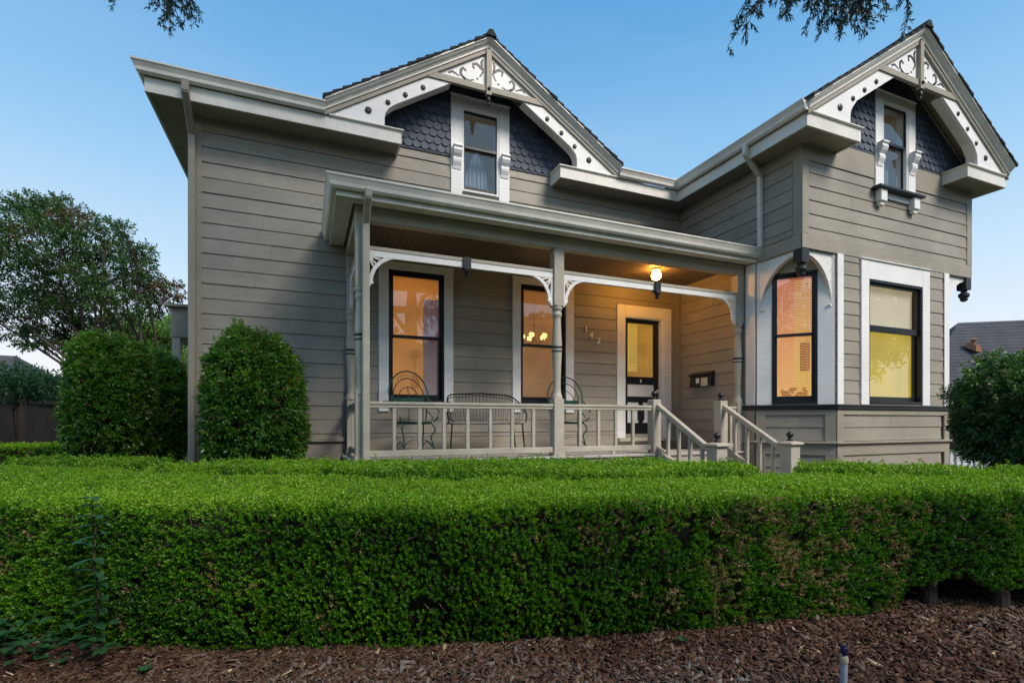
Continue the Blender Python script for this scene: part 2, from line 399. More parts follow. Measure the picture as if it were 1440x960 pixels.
mb = MB(); siding(mb, FRW, 5.3, 16, 2.6, SOF); siding(mb, FRW, 6.2, 16, -.9, 2.6); mb.box(6.2, 16, -.12, 0, -1.4, -.9, FRW); build_split(mb, 'wall', 'siding', H, 0)
# upper front of the wing
mb = MB(); siding(mb, FF, 6.95, 10.98, 2.80, 3.885, [WG], phase=.02); mb.box(6.83, 11.1, -.12, 0, 2.578, 2.80, FF)
for x0, x1 in intervals(6.83, 11.1, [(WG[0], WG[1])]): mb.box(x0, x1, -.12, 0, 3.885, 4.28, FF)
build_split(mb, 'wall', 'siding', H, 0)
mb = MB(); mb.box(6.80, 11.13, 0, .022, 2.575, 2.80, FF)
for x0, x1 in ((6.80, 6.94), (10.98, 11.13)): mb.box(x0, x1, 0, .024, 2.80, 3.885, FF)
for x0, x1 in intervals(6.80, 11.13, [(WG[0] - .19, WG[1] + .19)]): mb.box(x0, x1, 0, .026, 3.885, 4.275, FF)
mb.box(5.27, 7.85, 0.001, .02, 2.577, 2.78, FS); mb.box(5.262, 5.42, 0.001, .021, 2.78, 3.93, FS); mb.box(5.262, 7.9, 0.001, .022, 3.93, SOF, FS)
build_split(mb, 'corner_board', 'taupe', H, .003)
MB().box(6.83, 11.1, 5.30, 6.3, 2.58, 2.62).build('soffit', 'taupe', H)
# bay lower walls
mb = MB(); siding(mb, FF, 7.55, 10.43, .25, 2.577, [BF], phase=.02); siding(mb, FF, 7.68, 10.22, -1.1, .18, phase=-.10, pitch=.215)
build_split(mb, 'wall', 'siding', H, 0)
mb = MB()
for z0, z1, a, b in ((.25, .29, 0, 1.10), (2.36, 2.577, 0, 1.10), (.29, 2.36, 0, .231), (.29, 2.36, .861, 1.10)): mb.box(a, b, -.12, 0, z0, z1, F45)
siding(mb, F45, .0, 1.10, -1.1, .18, phase=-.10, pitch=.215); siding(mb, F45R, 0, 1.10, -1.1, .18, phase=-.10, pitch=.215)
siding(mb, F45R, .1, 1.0, .25, 2.577)
build_split(mb, 'wall', 'siding', H, 0)
mb = MB()
def framed(fr, a, b, w=.13):
    for z0, z1 in ((.10, .19), (-.53, -.33), (-1.4, -.92)): mb.box(a, b, 0, .032, z0, z1, fr)
    for x0, x1 in ((a, a + w), (b - w, b)):
        for z0, z1 in ((-.33, .10), (-.92, -.53)): mb.box(x0, x1, 0, .030, z0, z1, fr)
framed(F45, .0, 1.10, .14); framed(FF, 7.55, 10.43, .14); framed(F45R, 0, 1.10)
mb.box(6.12, 6.34, 0, .03, -1.4, .18, FS)
build_split(mb, 'bay_panelling', 'taupe', H, .003)
BAY = [(6.82, 6.36), (6.82, 6.11), (7.55, 5.285), (10.43, 5.285), (11.11, 6.11), (11.11, 7)]
MB().sweep(BAY, [(0, .18), (.045, .18), (.06, .195), (.06, .225), (.075, .235), (.075, .257), (0, .262)]).build('belt_moulding', 'char', H)
MB().sweep(BAY, [(0, -.375), (.04, -.375), (.055, -.355), (.075, -.345), (.075, -.325), (0, -.315)]).build('belt_moulding', 'taupe', H)
# white flat casings of the bay
mb = MB(); mb.box(.012, .231, 0, .024, .262, 2.577, F45).box(.861, 1.085, 0, .024, .262, 2.577, F45).box(.231, .861, 0, .022, 2.36, 2.577, F45)
mb.box(6.115, 6.30, 0, .026, .262, 2.577, FS); mb.box(7.555, 7.69, 0.018, .034, .262, 2.577, FF); mb.box(10.285, 10.425, .018, .034, .262, 2.577, FF); mb.box(.0, .13, 0, .03, .262, 2.577, F45R)
build_split(mb, 'bay_casing', 'white', H, .003)

# ---- windows
def window(fr, op, cl, cr, ct, zb, meet, style, sash='black', inner=(None, None), d0=.018, sill=None):
    s0, s1, z0, z1 = op
    mb = MB(); D = .042
    if cl: mb.box(s0 - cl, s0 - .001, 0, D, zb, z1 + ct, fr)
    if cr: mb.box(s1 + .001, s1 + cr, 0, D, zb, z1 + ct, fr)
    if ct and cl: mb.box(s0 - .0005, s1 + .0005, 0, D - .002, z1 + .001, z1 + ct - .001, fr).box(s0 - cl - .012, s1 + cr + .012, 0, D + .02, z1 + ct, z1 + ct + .018, fr)
    if not mb.v: mb.box(s0, s1, -.12, -.11, z1 - .01, z1 - .002, fr)
    w = mb.build('window', 'white', H, bevel=.004)
    # dark jamb lining
    j = MB(); j.box(s0, s0 + .03, -.13, .03, z0, z1, fr).box(s1 - .03, s1, -.13, .03, z0, z1, fr).box(s0 + .03, s1 - .03, -.13, .03, z1 - .035, z1, fr).box(s0 + .03, s1 - .03, -.13, .035, z0, z0 + .03, fr)
    j.build('jamb', 'white' if style else 'black', w)
    a, b = s0 + .03, s1 - .03; q = .045
    if style: a, b = s0 + .012, s1 - .012; q = .028; O = fr; fr = Fr((O.O + O.n * .028)[:2], O.u[:2], O.n[:2])
    u = MB(); u.box(a, a + q, -.045, -.01, meet, z1 - .035, fr).box(b - q, b, -.045, -.01, meet, z1 - .035, fr).box(a + q, b - q, -.045, -.01, z1 - .035 - q, z1 - .035, fr).box(a + q, b - q, -.048, -.006, meet - .02, meet + .025, fr)
    u.build('sash', sash, w, bevel=.003)
    l = MB(); l.box(a, a + q, -.085, -.05, z0 + .03, meet + .02, fr).box(b - q, b, -.085, -.05, z0 + .03, meet + .02, fr).box(a + q, b - q, -.085, -.05, z0 + .03, z0 + .11, fr).box(a + q, b - q, -.085, -.05, meet - .02, meet + .02, fr)
    l.build('sash', sash, w, bevel=.003)
    MB().sheet(a + q, b - q, -.028, meet + .025, z1 - .035 - q, fr).build('pane', 'glass', w)
    MB().sheet(a + q, b - q, -.068, z0 + .11, meet - .02, fr).build('pane', 'glass', w)
    if style: fr = O
    if sill: MB().box(s0 - sill, s1 + sill, 0, .085, z0 - .045, z0, fr).build('sill', 'black', w, bevel=.006)
    blind_m, wall_m, cover = inner
    if blind_m:
        m = MB(); z = z1 - .05
        m.box(s0 + .04, s1 - .04, -.135, -.10, z1 - .09, z1 - .04, fr)
        while z > z0 + .05:
            hw = .0125 * cover
            m.hexa([fr(s0 + .045, -.125, z - hw), fr(s1 - .045, -.125, z - hw), fr(s0 + .045, -.106, z + hw), fr(s1 - .045, -.106, z + hw), fr(s0 + .045, -.125, z - hw + .002), fr(s1 - .045, -.125, z - hw + .002), fr(s0 + .045, -.106, z + hw + .002), fr(s1 - .045, -.106, z + hw + .002)])
            z -= .026
        for t in (.2, .8): m.box(s0 + (s1 - s0) * t - .002, s0 + (s1 - s0) * t + .002, -.1055, -.1035, z0 + .05, z1 - .05, fr)
        m.build('blind', blind_m, w)
    if wall_m:
        e = .25
        MB().box(s0 - e, s1 + e, -1.1, -1.08, z0 - .3, z1 + .2, fr).box(s0 - e - .02, s0 - e, -1.08, -.13, z0 - .3, z1 + .2, fr).box(s1 + e, s1 + e + .02, -1.08, -.13, z0 - .3, z1 + .2, fr).box(s0 - e, s1 + e, -1.08, -.13, z0 - .32, z0 - .3, fr).box(s0 - e, s1 + e, -1.08, -.13, z1 + .2, z1 + .22, fr).build('interior_wall', wall_m, w)
    return w
M['bl1'] = glow('lit_blind_amber', (.56, .25, .075), (.50, .16, .022), .3, 2.3, .58, .35)
M['rm1'] = glow('lit_room_amber', (.60, .30, .11), (.50, .20, .05), .3, 2.3, .50, .4)
M['bl2'] = glow('lit_blind_dusky', (.50, .25, .11), (.48, .14, .022), .3, 2.3, .40, .3)
M['rm2'] = glow('lit_room_dusky', (.46, .28, .16), (.30, .10, .03), .3, 2.3, .42, .4)
M['bl3'] = glow('lit_blind_coral', (.90, .42, .15), (.55, .15, .08), .5, 2.3, .72, .15)
M['rm3'] = glow('lit_room_coral', (.95, .52, .22), (.58, .20, .12), .5, 2.3, .78, .2)
M['bl4'] = glow('lit_blind_yellow', (.62, .47, .05), (.58, .44, .09), .5, 2.3, .75, .14)
M['rm4'] = glow('lit_room_yellow', (.70, .56, .10), (.60, .50, .22), .5, 2.3, .85, .12)
M['shade'] = glow('lit_roller_shade', (.62, .55, .38), (.62, .46, .30), 1.5, 2.3, .66, .1)
M['bl5'] = glow('lit_blind_gold', (.85, .60, .12), (.70, .42, .05), .8, 1.9, .66, .2)
M['rm5'] = glow('lit_hall', (.70, .38, .10), (.55, .27, .04), .0, 1.9, .42, .45)
M['rm6'] = glow('dim_attic', (.02, .022, .03), (.05, .035, .02), 3.8, 5.1, .7, .5)
window(FM, W1, .15, .15, .10, .15, 1.318, 0, inner=('bl1', 'rm1', .62), sill=.10)
window(FM, W2, .15, .16, .10, .15, 1.305, 0, inner=('bl2', 'rm2', .5), sill=.10)
window(F45, B45, 0, 0, 0, .26, 1.37, 0, inner=('bl3', 'rm3', .42))
window(FF, BF, .188, .197, .30, .262, 1.52, 0, inner=('bl4', 'rm4', .85))
window(FM, GW, .19, .19, .17, 3.60, 4.465, 1, inner=(None, 'rm6', 1))
window(FF, WG, .19, .19, .14, 3.74, 4.522, 1, 'black', inner=(None, 'rm6', 1))
hw = [o for o in H.children if o.name.startswith('window')]
MB().box(8.357, 9.584, -.05, .0, 1.44, 1.50, FF).build('sash', 'black', hw[3], bevel=.004)
M['drape'] = glow('dim_mauve_drape', (.16, .09, .13), (.13, .05, .05), .3, 2.3, .55, .4)
mb = MB()
for i in range(16):
    x0 = 1.74 + i * .019; mb.add([FM(x0, -.098 + .006 * math.sin(i * 1.3), .33), FM(x0 + .019, -.098 + .006 * math.sin((i + 1) * 1.3), .33), FM(x0 + .019, -.098 + .006 * math.sin((i + 1) * 1.3), 1.95), FM(x0, -.098 + .006 * math.sin(i * 1.3), 1.95)], [(0, 1, 2, 3)])
mb.build('curtain', 'drape', hw[0])
# roller shade behind the upper sash of the big bay window, curtains in the attic windows
MB().box(8.34, 9.60, -.100, -.098, 1.53, 2.20, FF).build('roller_shade', 'shade', hw[3])
M['sheer'] = paint('sheer_curtain', (.34, .36, .42), .9, .3, .2, .3, (14, 14, 1))
for fr, o, w in ((FM, GW, hw[4]), (FF, WG, hw[5])):
    mb = MB(); a, b = o[0] + .04, o[1] - .04; n = 26
    for i in range(n):
        x0 = a + (b - a) * i / n; x1 = a + (b - a) * (i + 1) / n; d0 = -.2 + .018 * math.sin(i * 1.9); d1 = -.2 + .018 * math.sin((i + 1) * 1.9)
        t = abs((i + .5) / n - .5) * 2; zt = o[2] + .06 + (1 - t ** 1.5) * (o[3] - o[2]) * .55 * (0.4 + .6 * ((i * 7) % 5) / 5 if False else 1)
        mb.add([fr(x0, d0, o[2] + .05), fr(x1, d1, o[2] + .05), fr(x1, d1, zt), fr(x0, d0, zt)], [(0, 1, 2, 3)])
    mb.build('curtain', 'sheer', w)
# corbels and sills of attic windows
for fr, o, w, full in ((FM, GW, hw[4], 0), (FF, WG, hw[5], 1)):
    mb = MB()
    for s in (o[0] - .095, o[1] + .095):
        zc = 4.43 if not full else 4.46
        PR = [(.04, 0), (.15, 0), (.155, -.03), (.13, -.05), (.142, -.09), (.118, -.14), (.08, -.19), (.096, -.22), (.09, -.26), (.062, -.32), (.05, -.37), (.04, -.37)]
        A_ = [fr(s - .072, d, zc + z) for d, z in PR]; B_ = [fr(s + .072, d, zc + z) for d, z in PR]; kk = len(PR)
        mb.add(A_ + B_, [tuple(range(kk)), tuple(range(2 * kk - 1, kk - 1, -1))] + [(q, (q + 1) % kk, kk + (q + 1) % kk, kk + q) for q in range(kk)])
    if full:
        for s in (o[0] - .10, o[1] + .10): mb.box(s - .075, s + .075, .022, .12, 3.51, 3.70, fr).box(s - .05, s + .05, .022, .09, 3.45, 3.51, fr)
        mb.box(o[0] - .03, o[1] + .03, .022, .05, 3.60, 3.70, fr)
    build_split(mb, 'corbel', 'white', w, .006, .004)
    if full: MB().box(o[0] - .26, o[1] + .26, .0, .16, 3.70, 3.745, fr).build('sill', 'char', w, bevel=.008)
# ---- door
s0, s1, z0, z1 = DR
dr = MB(); dr.box(s0 - .17, s0 - .001, 0, .042, -.31, z1 + .21, FM).box(s1 + .001, s1 + .175, 0, .042, -.31, z1 + .21, FM).box(s0 - .0005, s1 + .0005, 0, .040, z1 + .001, z1 + .209, FM)
dr.box(s1 - .05, s1, -.14, .03, z0, z1, FM).box(s0, s0 + .02, -.14, .03, z0, z1, FM).box(s0 + .02, s1 - .05, -.14, .03, z1 - .02, z1, FM)
dcas = dr.build('door_casing', 'white', H, bevel=.004)
MB().box(s0 - .19, s1 + .19, .0, .15, -.37, -.31, FM).box(s0 - .17, s1 + .17, 0, .035, -.48, -.37, FM).build('threshold', 'rail', H, bevel=.005)
a, b = s0 + .02, s1 - .05; d0, d1 = -.105, -.06; g0, g1 = a + .11, b - .11
mb = MB(); mb.box(a, g0, d0, d1, -.30, z1 - .02, FM).box(g1, b, d0, d1, -.30, z1 - .02, FM).box(g0, g1, d0, d1, 1.86, z1 - .02, FM).box(g0, g1, d0, d1, .70, .845, FM).box(g0, g1, d0, d1, .36, .47, FM).box(g0, g1, d0, d1, -.30, -.03, FM).box((g0 + g1) / 2 - .05, (g0 + g1) / 2 + .05, d0, d1, -.03, .36, FM)
mb.box((g0 + g1) / 2 - .075, (g0 + g1) / 2 + .075, d1, d1 + .012, .02, .22, FM)
door = mb.build('door', 'black', H, bevel=.005)
MB().box(g0, g1, d0 + .01, d1 - .012, .47, .70, FM).box(g0, (g0 + g1) / 2 - .05, d0 + .01, d1 - .012, -.03, .36, FM).box((g0 + g1) / 2 + .05, g1, d0 + .01, d1 - .012, -.03, .36, FM).build('door_panel', 'white', door)
MB().sheet(g0, g1, d0 + .02, .845, 1.86, FM).build('pane', 'glass', door)
MB().sphere(FM(b - .05, -.03, .58), .028).build('handle', 'brass', door)
MB().box(g0 + .28, g0 + .31, d1, d1 + .006, .74, .80, FM).build('mail_slot', 'brass', door)
mb = MB(); z = 1.85
while z > .95: mb.box(g0 - .02, g0 + .30, -.19, -.17, z, z + .016, FM); z -= .027
mb.build('blind', 'bl5', door)
MB().box(s0 - .3, s1 + .6, -1.3, -1.28, -.4, 2.3, FM).box(s0 - .3, s0 - .28, -1.28, -.13, -.4, 2.3, FM).box(s1 + .6, s1 + .62, -1.28, -.13, -.4, 2.3, FM).box(s0 - .3, s1 + .6, -1.28, -.13, 2.3, 2.32, FM).box(s0 - .3, s1 + .6, -1.28, -.13, -.42, -.4, FM).build('interior_wall', 'rm5', door)

# ---- fascia, gutters, soffits
def boxprof(d0, d1, z0, z1): return [(d0, z0), (d1, z0), (d1, z1), (d0, z1)]
GUT = [(0, 4.285), (.05, 4.275), (.075, 4.30), (.082, 4.34), (.105, 4.385), (.118, 4.40), (.118, 4.42), (.106, 4.42), (.10, 4.405), (.0, 4.40)]
FAS = boxprof(-.03, 0, 4.09, 4.275)
mb = MB(); mb.sweep([(-1.85, 16.3), (-1.85, 7.50), (1.31, 7.50), (1.31, 7.88)], FAS); mb.sweep([(3.95, 7.88), (3.95, 7.50), (6.41, 7.50), (6.41, 4.89), (7.53, 4.89), (7.53, 5.27)], FAS)
mb.sweep([(10.22, 5.27), (10.22, 4.89), (11.38, 4.89), (11.38, 16.3)], FAS)
CAPM = [(-.03, 4.277), (.03, 4.277), (.03, 4.262), (.018, 4.25), (0.001, 4.245), (0.001, 4.23), (-.03, 4.23)]
for p in ([(.3, 7.50), (1.31, 7.50), (1.31, 7.88)], [(3.95, 7.88), (3.95, 7.50), (5.05, 7.50)], [(6.45, 4.89), (7.53, 4.89), (7.53, 5.27)], [(10.22, 5.27), (10.22, 4.89), (11.38, 4.89)]):
    mb.sweep(p, [(a * 1.0, b + .018) for a, b in CAPM])
build_split(mb, 'fascia', 'gutter', H, 0)
mb = MB(); mb.box(-1.83, 1.29, 7.52, 7.9, 4.11, 4.13).box(-1.83, -1.43, 7.9, 16, 4.11, 4.13).box(3.97, 6.43, 7.52, 7.9, 4.11, 4.13).box(6.43, 6.82, 4.91, 7.9, 4.112, 4.132).box(6.82, 7.51, 4.91, 5.285, 4.11, 4.13).box(10.24, 11.36, 4.91, 5.285, 4.11, 4.13).box(11.11, 11.36, 5.285, 16, 4.11, 4.13)
mb.box(.3, 1.29, 7.52, 7.9, 4.262, 4.275).box(3.97, 5.05, 7.52, 7.9, 4.262, 4.275).box(6.43, 7.51, 4.91, 5.285, 4.262, 4.275).box(10.24, 11.36, 4.91, 5.285, 4.262, 4.275)
build_split(mb, 'soffit', 'taupe', H, 0)
for p in ([(-1.85, 16.3), (-1.85, 7.50), (.25, 7.50)], [(5.09, 7.50), (6.40, 7.50), (6.40, 4.86)], [(11.38, 4.9), (11.38, 16.3)]):
    MB().sweep(p, GUT).build('gutter', 'gutter', H)
def downspout(pts, w=.085, d=.06):
    mb = MB()
    for a, b in zip(pts[:-1], pts[1:]):
        t = (Vector(b) - Vector(a)).normalized()
        mb.beam(Vector(a) - t * .012, Vector(b) + t * .012, w, d, up=(0, -1, 0) if abs(t.z) > .5 else (0, 0, 1))
    return mb.build('downspout', 'gutter', H, bevel=.012)
ds = downspout([(-1.405, 7.42, 4.29), (-1.405, 7.43, 4.16), (-1.405, 7.83, 3.82), (-1.405, 7.83, -1.35)]); ds.data.materials[0] = M['taupe']
ds = downspout([(6.33, 5.87, 4.29), (6.33, 5.88, 4.16), (6.755, 5.98, 3.93), (6.765, 5.98, 2.80)], .08, .07)
ds = downspout([(.67, 6.02, 2.68), (.67, 6.03, 2.60), (.67, 6.27, 2.38), (.67, 6.27, -1.3)], .085, .06); ds.data.materials[0] = M['rail']
# ---- roofs
def gable_roof(cx, yb, half, yend, slope=.637, apex=6.0):
    lift = apex - 6.0
    G = Fr((cx, yb), (1, 0), (0, -1)); mb = MB(); n = 19
    for sg in (-1, 1):
        for i in range(n):
            a = (half + .03) * i / n; b = (half + .03) * (i + 1) / n
            j = RNG.uniform(0, .008); za = apex - slope * a; zb = apex - slope * b; dd = .135 + RNG.uniform(-.012, .012)
            mb.hexa([G(sg * a, dd, za + .004), G(sg * b, dd, zb + .004), G(sg * a, -(yend - yb), za + .004), G(sg * b, -(yend - yb), zb + .004),
                     G(sg * a, dd, za + .022 + j), G(sg * b, dd, zb + .048 + j), G(sg * a, -(yend - yb), za + .022), G(sg * b, -(yend - yb), zb + .048)])
    mb.hexa([G(-.09, .16, apex - .02), G(.09, .16, apex - .02), G(-.09, -(yend - yb), apex - .02), G(.09, -(yend - yb), apex - .02), G(-.03, .16, apex + .075), G(.03, .16, apex + .075), G(-.03, -(yend - yb), apex + .075), G(.03, -(yend - yb), apex + .075)])
    mb.build('roof', 'roof', H)
    sf = MB()
    for sg in (-1, 1):
        sf.strip([(0, apex - .165), (sg * half, apex - .165 - slope * half)], [(0, apex), (sg * half, apex - slope * half)], -.012, -(yend - yb), G)
    sf.build('soffit', 'taupe', H)
    # crown moulding, mitred at the apex
    prof = [(0, 0), (.12, 0), (.12, -.022), (.10, -.035), (.085, -.06), (.055, -.08), (.045, -.105), (.045, -.128), (0, -.13)]
    V = []; F = []; k = len(prof); st = [(-half, apex - slope * half), (0, apex), (half, apex - slope * half)]
    for s, z in st:
        for d, dz in prof: V.append(G(s, d, z + dz))
    for i in range(2):
        for j in range(k): F.append((i * k + j, i * k + (j + 1) % k, (i + 1) * k + (j + 1) % k, (i + 1) * k + j))
    F += [tuple(range(k)), tuple(range(3 * k - 1, 2 * k - 1, -1))]
    MB().add(V, F).build('barge_board', 'gutter', H)
    bt = apex - .128; bb = apex - .20
    m = MB(); m.strip([(-half, bt - slope * half), (0, bt), (half, bt - slope * half)], [(-half + .0, bb - slope * half), (0, bb), (half, bb - slope * half)], -.03, .03, G)
    zc = 5.18 + lift * .6; sc = (bb - zc) / slope
    m.box(-sc + .0, sc - .0, -.028, .026, zc, zc + .095, G)
    gt = m.build('gable_truss', 'taupe', H, bevel=.003)
    m = MB().box(-.043, .043, -.02, .055, zc - .06, bb + .03, G)
    kp = m.build('king_post', 'taupe', H, bevel=.004)
    q = G(0, .02, zc - .06)
    MB().lathe((q.x, q.y, q.z - .17), [(.004, 0), (.018, .01), (.026, .03), (.016, .055), (.03, .075), (.038, .10), (.03, .13), (.02, .145), (.034, .17)]).sphere(G(0, .055, zc + .035), .028).build('pendant', 'char', kp, smooth=True)
    # pierced triangular panels with scrolls
    A, B, C = (-(bb - zc - .095) / slope, zc + .095), (-.043, zc + .095), (-.043, bb - .03)
    def mp(px, py, sg):
        # photo panel drawing -> panel plane
        ax, ay, bx, by, cx2, cy = 130, 300, 535, 400, 530, 120
        d = (bx - ax) * (cy - ay) - (cx2 - ax) * (by - ay)
        u = ((px - ax) * (cy - ay) - (cx2 - ax) * (py - ay)) / d; v = ((bx - ax) * (py - ay) - (px - ax) * (by - ay)) / d
        x = A[0] + u * (B[0] - A[0]) + v * (C[0] - A[0]); z = A[1] + u * (B[1] - A[1]) + v * (C[1] - A[1])
        return (x if sg < 0 else -x, z)
    for sg in (-1, 1):
        tri = [A, B, C] if sg < 0 else [(-A[0], A[1]), (-B[0], B[1]), (-C[0], C[1])]
        pn = MB().prism(tri, -.022, -.006, G).build('gable_panel', 'white', H)
        s = MB()
        for cur, w0 in (([(228, 285), (258, 277), (285, 295), (315, 318)], 9), ([(362, 262), (345, 243), (325, 262), (326, 300), (345, 324), (372, 345), (400, 352), (435, 345)], 12), ([(348, 318), (362, 345), (352, 350)], 9),
                    ([(432, 238), (424, 208), (455, 203), (480, 222), (500, 250), (514, 268), (500, 298), (484, 318)], 12), ([(508, 165), (497, 190), (502, 230), (515, 255)], 11)):
            pts = [Vector(mp(*p, sg)) for p in cur]; 
            ins = []; out = []
            for i, p in enumerate(pts):
                t = (pts[min(i + 1, len(pts) - 1)] - pts[max(i - 1, 0)]).normalized(); nn = Vector((-t.y, t.x)); w = (w0 * 1.55 * (1.25 - abs(i / (len(pts) - 1) - .35) * 1.2)) / 1000
                ins.append(tuple(p - nn * w)); out.append(tuple(p + nn * w))
            s.strip(ins, out, -.006, -.0035, G)
        for c, r in (((230, 287), .017), ((362, 262), .019), ((465, 335), .017), ((432, 238), .019), ((508, 165), .014)):
            x, z = mp(*c, sg); s.prism([(x + r * math.cos(t * .628), z + r * math.sin(t * .628)) for t in range(10)], -.0055, -.003, G)
        build_split(s, 'scroll_cutout', 'char', pn, 0, .002)
        # rake bracket with round bosses
        P = [(-(bb - 4.30) / slope, 4.30), (-1.60, 4.30), (-1.60, 4.42), (-1.585, 4.50), (-1.54, 4.57), (-1.46, 4.64 + lift * .3), (-.6, zc - .002), (-(bb - zc) / slope, zc - .002)]
        if sg > 0: P = [(-x, z) for x, z in P]
        bk = MB().prism(P, -.045, 0.004, G).build('gable_bracket', 'white', H, bevel=.004)
        I = [(-1.60, 4.30), (-1.60, 4.42), (-1.585, 4.50), (-1.54, 4.57), (-1.46, 4.64 + lift * .3), (-.6, zc - .002)]; O = [(x - .012, z + .035) for x, z in I]
        if sg > 0: I = [(-x, z) for x, z in I]; O = [(-x, z) for x, z in O]
        MB().strip(I, O, -.16, -.046, G).build('bracket_edge', 'gutter', bk)
        for i, (x, z) in enumerate([(-1.83, 4.475), (-1.552, 4.653), (-1.300, 4.825), (-1.035, 5.00)]):
            c = G(x * (1 if sg < 0 else -1), .004, z + lift * (.1, .25, .4, .55)[i]); r = .048 if i == 0 else .036
            o = MB(); V = []; 
            for rr, dd in ((r, .0), (r, .012), (r * .6, .02), (.001, .021)):
                for t in range(12): V.append(c + Vector((rr * math.cos(t * math.pi / 6), -dd, rr * math.sin(t * math.pi / 6))))
            F = [(i2 * 12 + t, i2 * 12 + (t + 1) % 12, (i2 + 1) * 12 + (t + 1) % 12, (i2 + 1) * 12 + t) for i2 in range(3) for t in range(12)]
            o.add(V, F).build('boss', 'char', bk)
    return G
gable_roof(2.665, 7.50, 2.42, 13)
gable_roof(8.90, 4.89, 2.50, 16, slope=.668, apex=6.10)
# main hipped roof
mb = MB(); zr = lambda y: 4.40 + (y - 7.42) * .446
mb.add([(-1.95, 7.42, 4.40), (.28, 7.42, 4.40), (.28, 9.4, zr(9.4)), (-.0, 9.4, zr(9.4))], [(0, 1, 2, 3)])
mb.add([(5.08, 7.42, 4.40), (6.55, 7.42, 4.40), (6.55, 9.4, zr(9.4)), (5.08, 9.4, zr(9.4))], [(0, 1, 2, 3)])
mb.add([(-.0, 9.4, zr(9.4)), (9.9, 9.4, zr(9.4)), (7.5, 11.9, 6.4), (2.5, 11.9, 6.4)], [(0, 1, 2, 3)])
mb.add([(-1.95, 7.42, 4.40), (2.5, 11.9, 6.4), (-1.95, 16.3, 4.40), (11.4, 16.3, 4.40), (7.5, 11.9, 6.4), (11.4, 9.4, 4.40), (9.9, 9.4, zr(9.4))], [(0, 1, 2), (2, 1, 4, 3), (3, 4, 6, 5)])
mb.build('roof', 'roof', H)
# debris / lifted shingle edge above the left gutter
mb = MB()
for i in range(46):
    x = -1.8 + i * .043 * 1.0; mb.beam((x, 7.46, 4.415), (x + .12, 7.47 + random.uniform(-.02, .03), 4.425 + random.uniform(0, .03)), .004, .004)
mb.build('roof_debris', 'twig', H)
# ---- fish scale shingles
def fishscale(fr, cx, z0, op, slope=.637, apex=5.86):
    mb = MB(); w = .132; e = .118; h = .19; r = 0
    z = z0
    while z < apex - .1:
        hw = (apex - z) / slope; off = (w / 2 if r % 2 else 0); n = int(hw / w) + 2
        for i in range(-n, n + 1):
            s = cx + i * w + off
            if abs(s - cx) > hw: continue
            if op[0] - .14 < s < op[1] + .14 and z < op[3] + .06: continue
            g = .004; jz = RNG.uniform(-.004, .004); hh = w / 2 - g / 2
            pr = [(s - hh, z + h), (s - hh, z + .06)] + [(s - hh * math.cos(t * math.pi / 6), z + .06 - .06 * math.sin(t * math.pi / 6) + jz) for t in range(1, 6)] + [(s + hh, z + .06), (s + hh, z + h)]
            k = len(pr); dj = RNG.uniform(0, .003)
            fr_ = [fr(p[0], .012 + (z + h - p[1]) / h * .026 + dj, p[1]) for p in pr]; bk = [fr(p[0], .002 + (z + h - p[1]) / h * .026, p[1]) for p in pr]
            mb.add(fr_ + bk, [tuple(range(k))] + [(q, (q + 1) % k, k + (q + 1) % k, k + q) for q in range(k)])
        z += e; r += 1
    mb.box(cx - 2.3, cx + 2.3, 0, .02, z0 - .04, z0 + .012, fr) if not (op[2] < z0) else [mb.box(a, b, 0, .03, z0 - .03, z0 + .006, fr) for a, b in intervals(cx - 2.25, cx + 2.25, [(op[0] - .19, op[1] + .19)])]
    # backing around the opening
    for a, b in intervals(cx - 2.3, cx + 2.3, [(op[0], op[1])]):
        zz = lambda s: max(z0, apex - abs(s - cx) * slope)
        m = [a, b] + ([cx] if a < cx < b else []); m.sort()
        for p, q in zip(m[:-1], m[1:]): mb.prism([(p, z0 - .01), (q, z0 - .01), (q, zz(q)), (p, zz(p))], -.10, .001, fr)
    mb.prism([(op[0], op[3]), (op[1], op[3]), (op[1], apex - abs(op[1] - cx) * slope), (cx, apex), (op[0], apex - abs(op[0] - cx) * slope)], -.10, .001, fr)
    mb.build('gable_shingles', 'slate', H)
    m = MB(); m.strip([(cx - 2.3, apex - .02 - 2.3 * slope), (cx, apex - .02), (cx + 2.3, apex - .02 - 2.3 * slope)], [(cx - 2.3, apex - .10 - 2.3 * slope), (cx, apex - .10), (cx + 2.3, apex - .10 - 2.3 * slope)], 0, .05, fr); m.build('rake_trim', 'taupe', H)
fishscale(FM, 2.665, 4.285, GW); fishscale(FF, 8.90, 4.285, WG, slope=.668, apex=5.95)

# ================================================================== PORCH
MB().box(.50, 6.80, 6.25, 7.88, -.53, FLOOR).build('porch_floor', 'deck', H, bevel=.008)
mb = MB().box(.56, 4.94, 6.31, 6.34, -1.4, -.531).box(6.44, 6.80, 6.31, 6.34, -1.4, -.531).box(.56, .59, 6.34, 7.88, -1.4, -.531).box(.54, 6.80, 6.285, 6.31, -.60, -.531)
build_split(mb, 'porch_skirt', 'rail', H, .003)
mb = MB(); x = .42
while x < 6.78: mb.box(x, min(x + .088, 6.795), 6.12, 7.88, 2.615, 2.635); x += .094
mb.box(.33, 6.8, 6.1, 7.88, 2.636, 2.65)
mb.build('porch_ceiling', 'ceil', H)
MB().box(.555, 6.80, 6.33, 6.46, 2.44, 2.614).box(.555, .685, 6.46, 7.88, 2.44, 2.614).box(.545, 6.80, 6.315, 6.329, 2.56, 2.612).build('porch_beam', 'rail', H, bevel=.005)
PF = [(.32, 7.88), (.32, 6.08), (6.805, 6.08)]
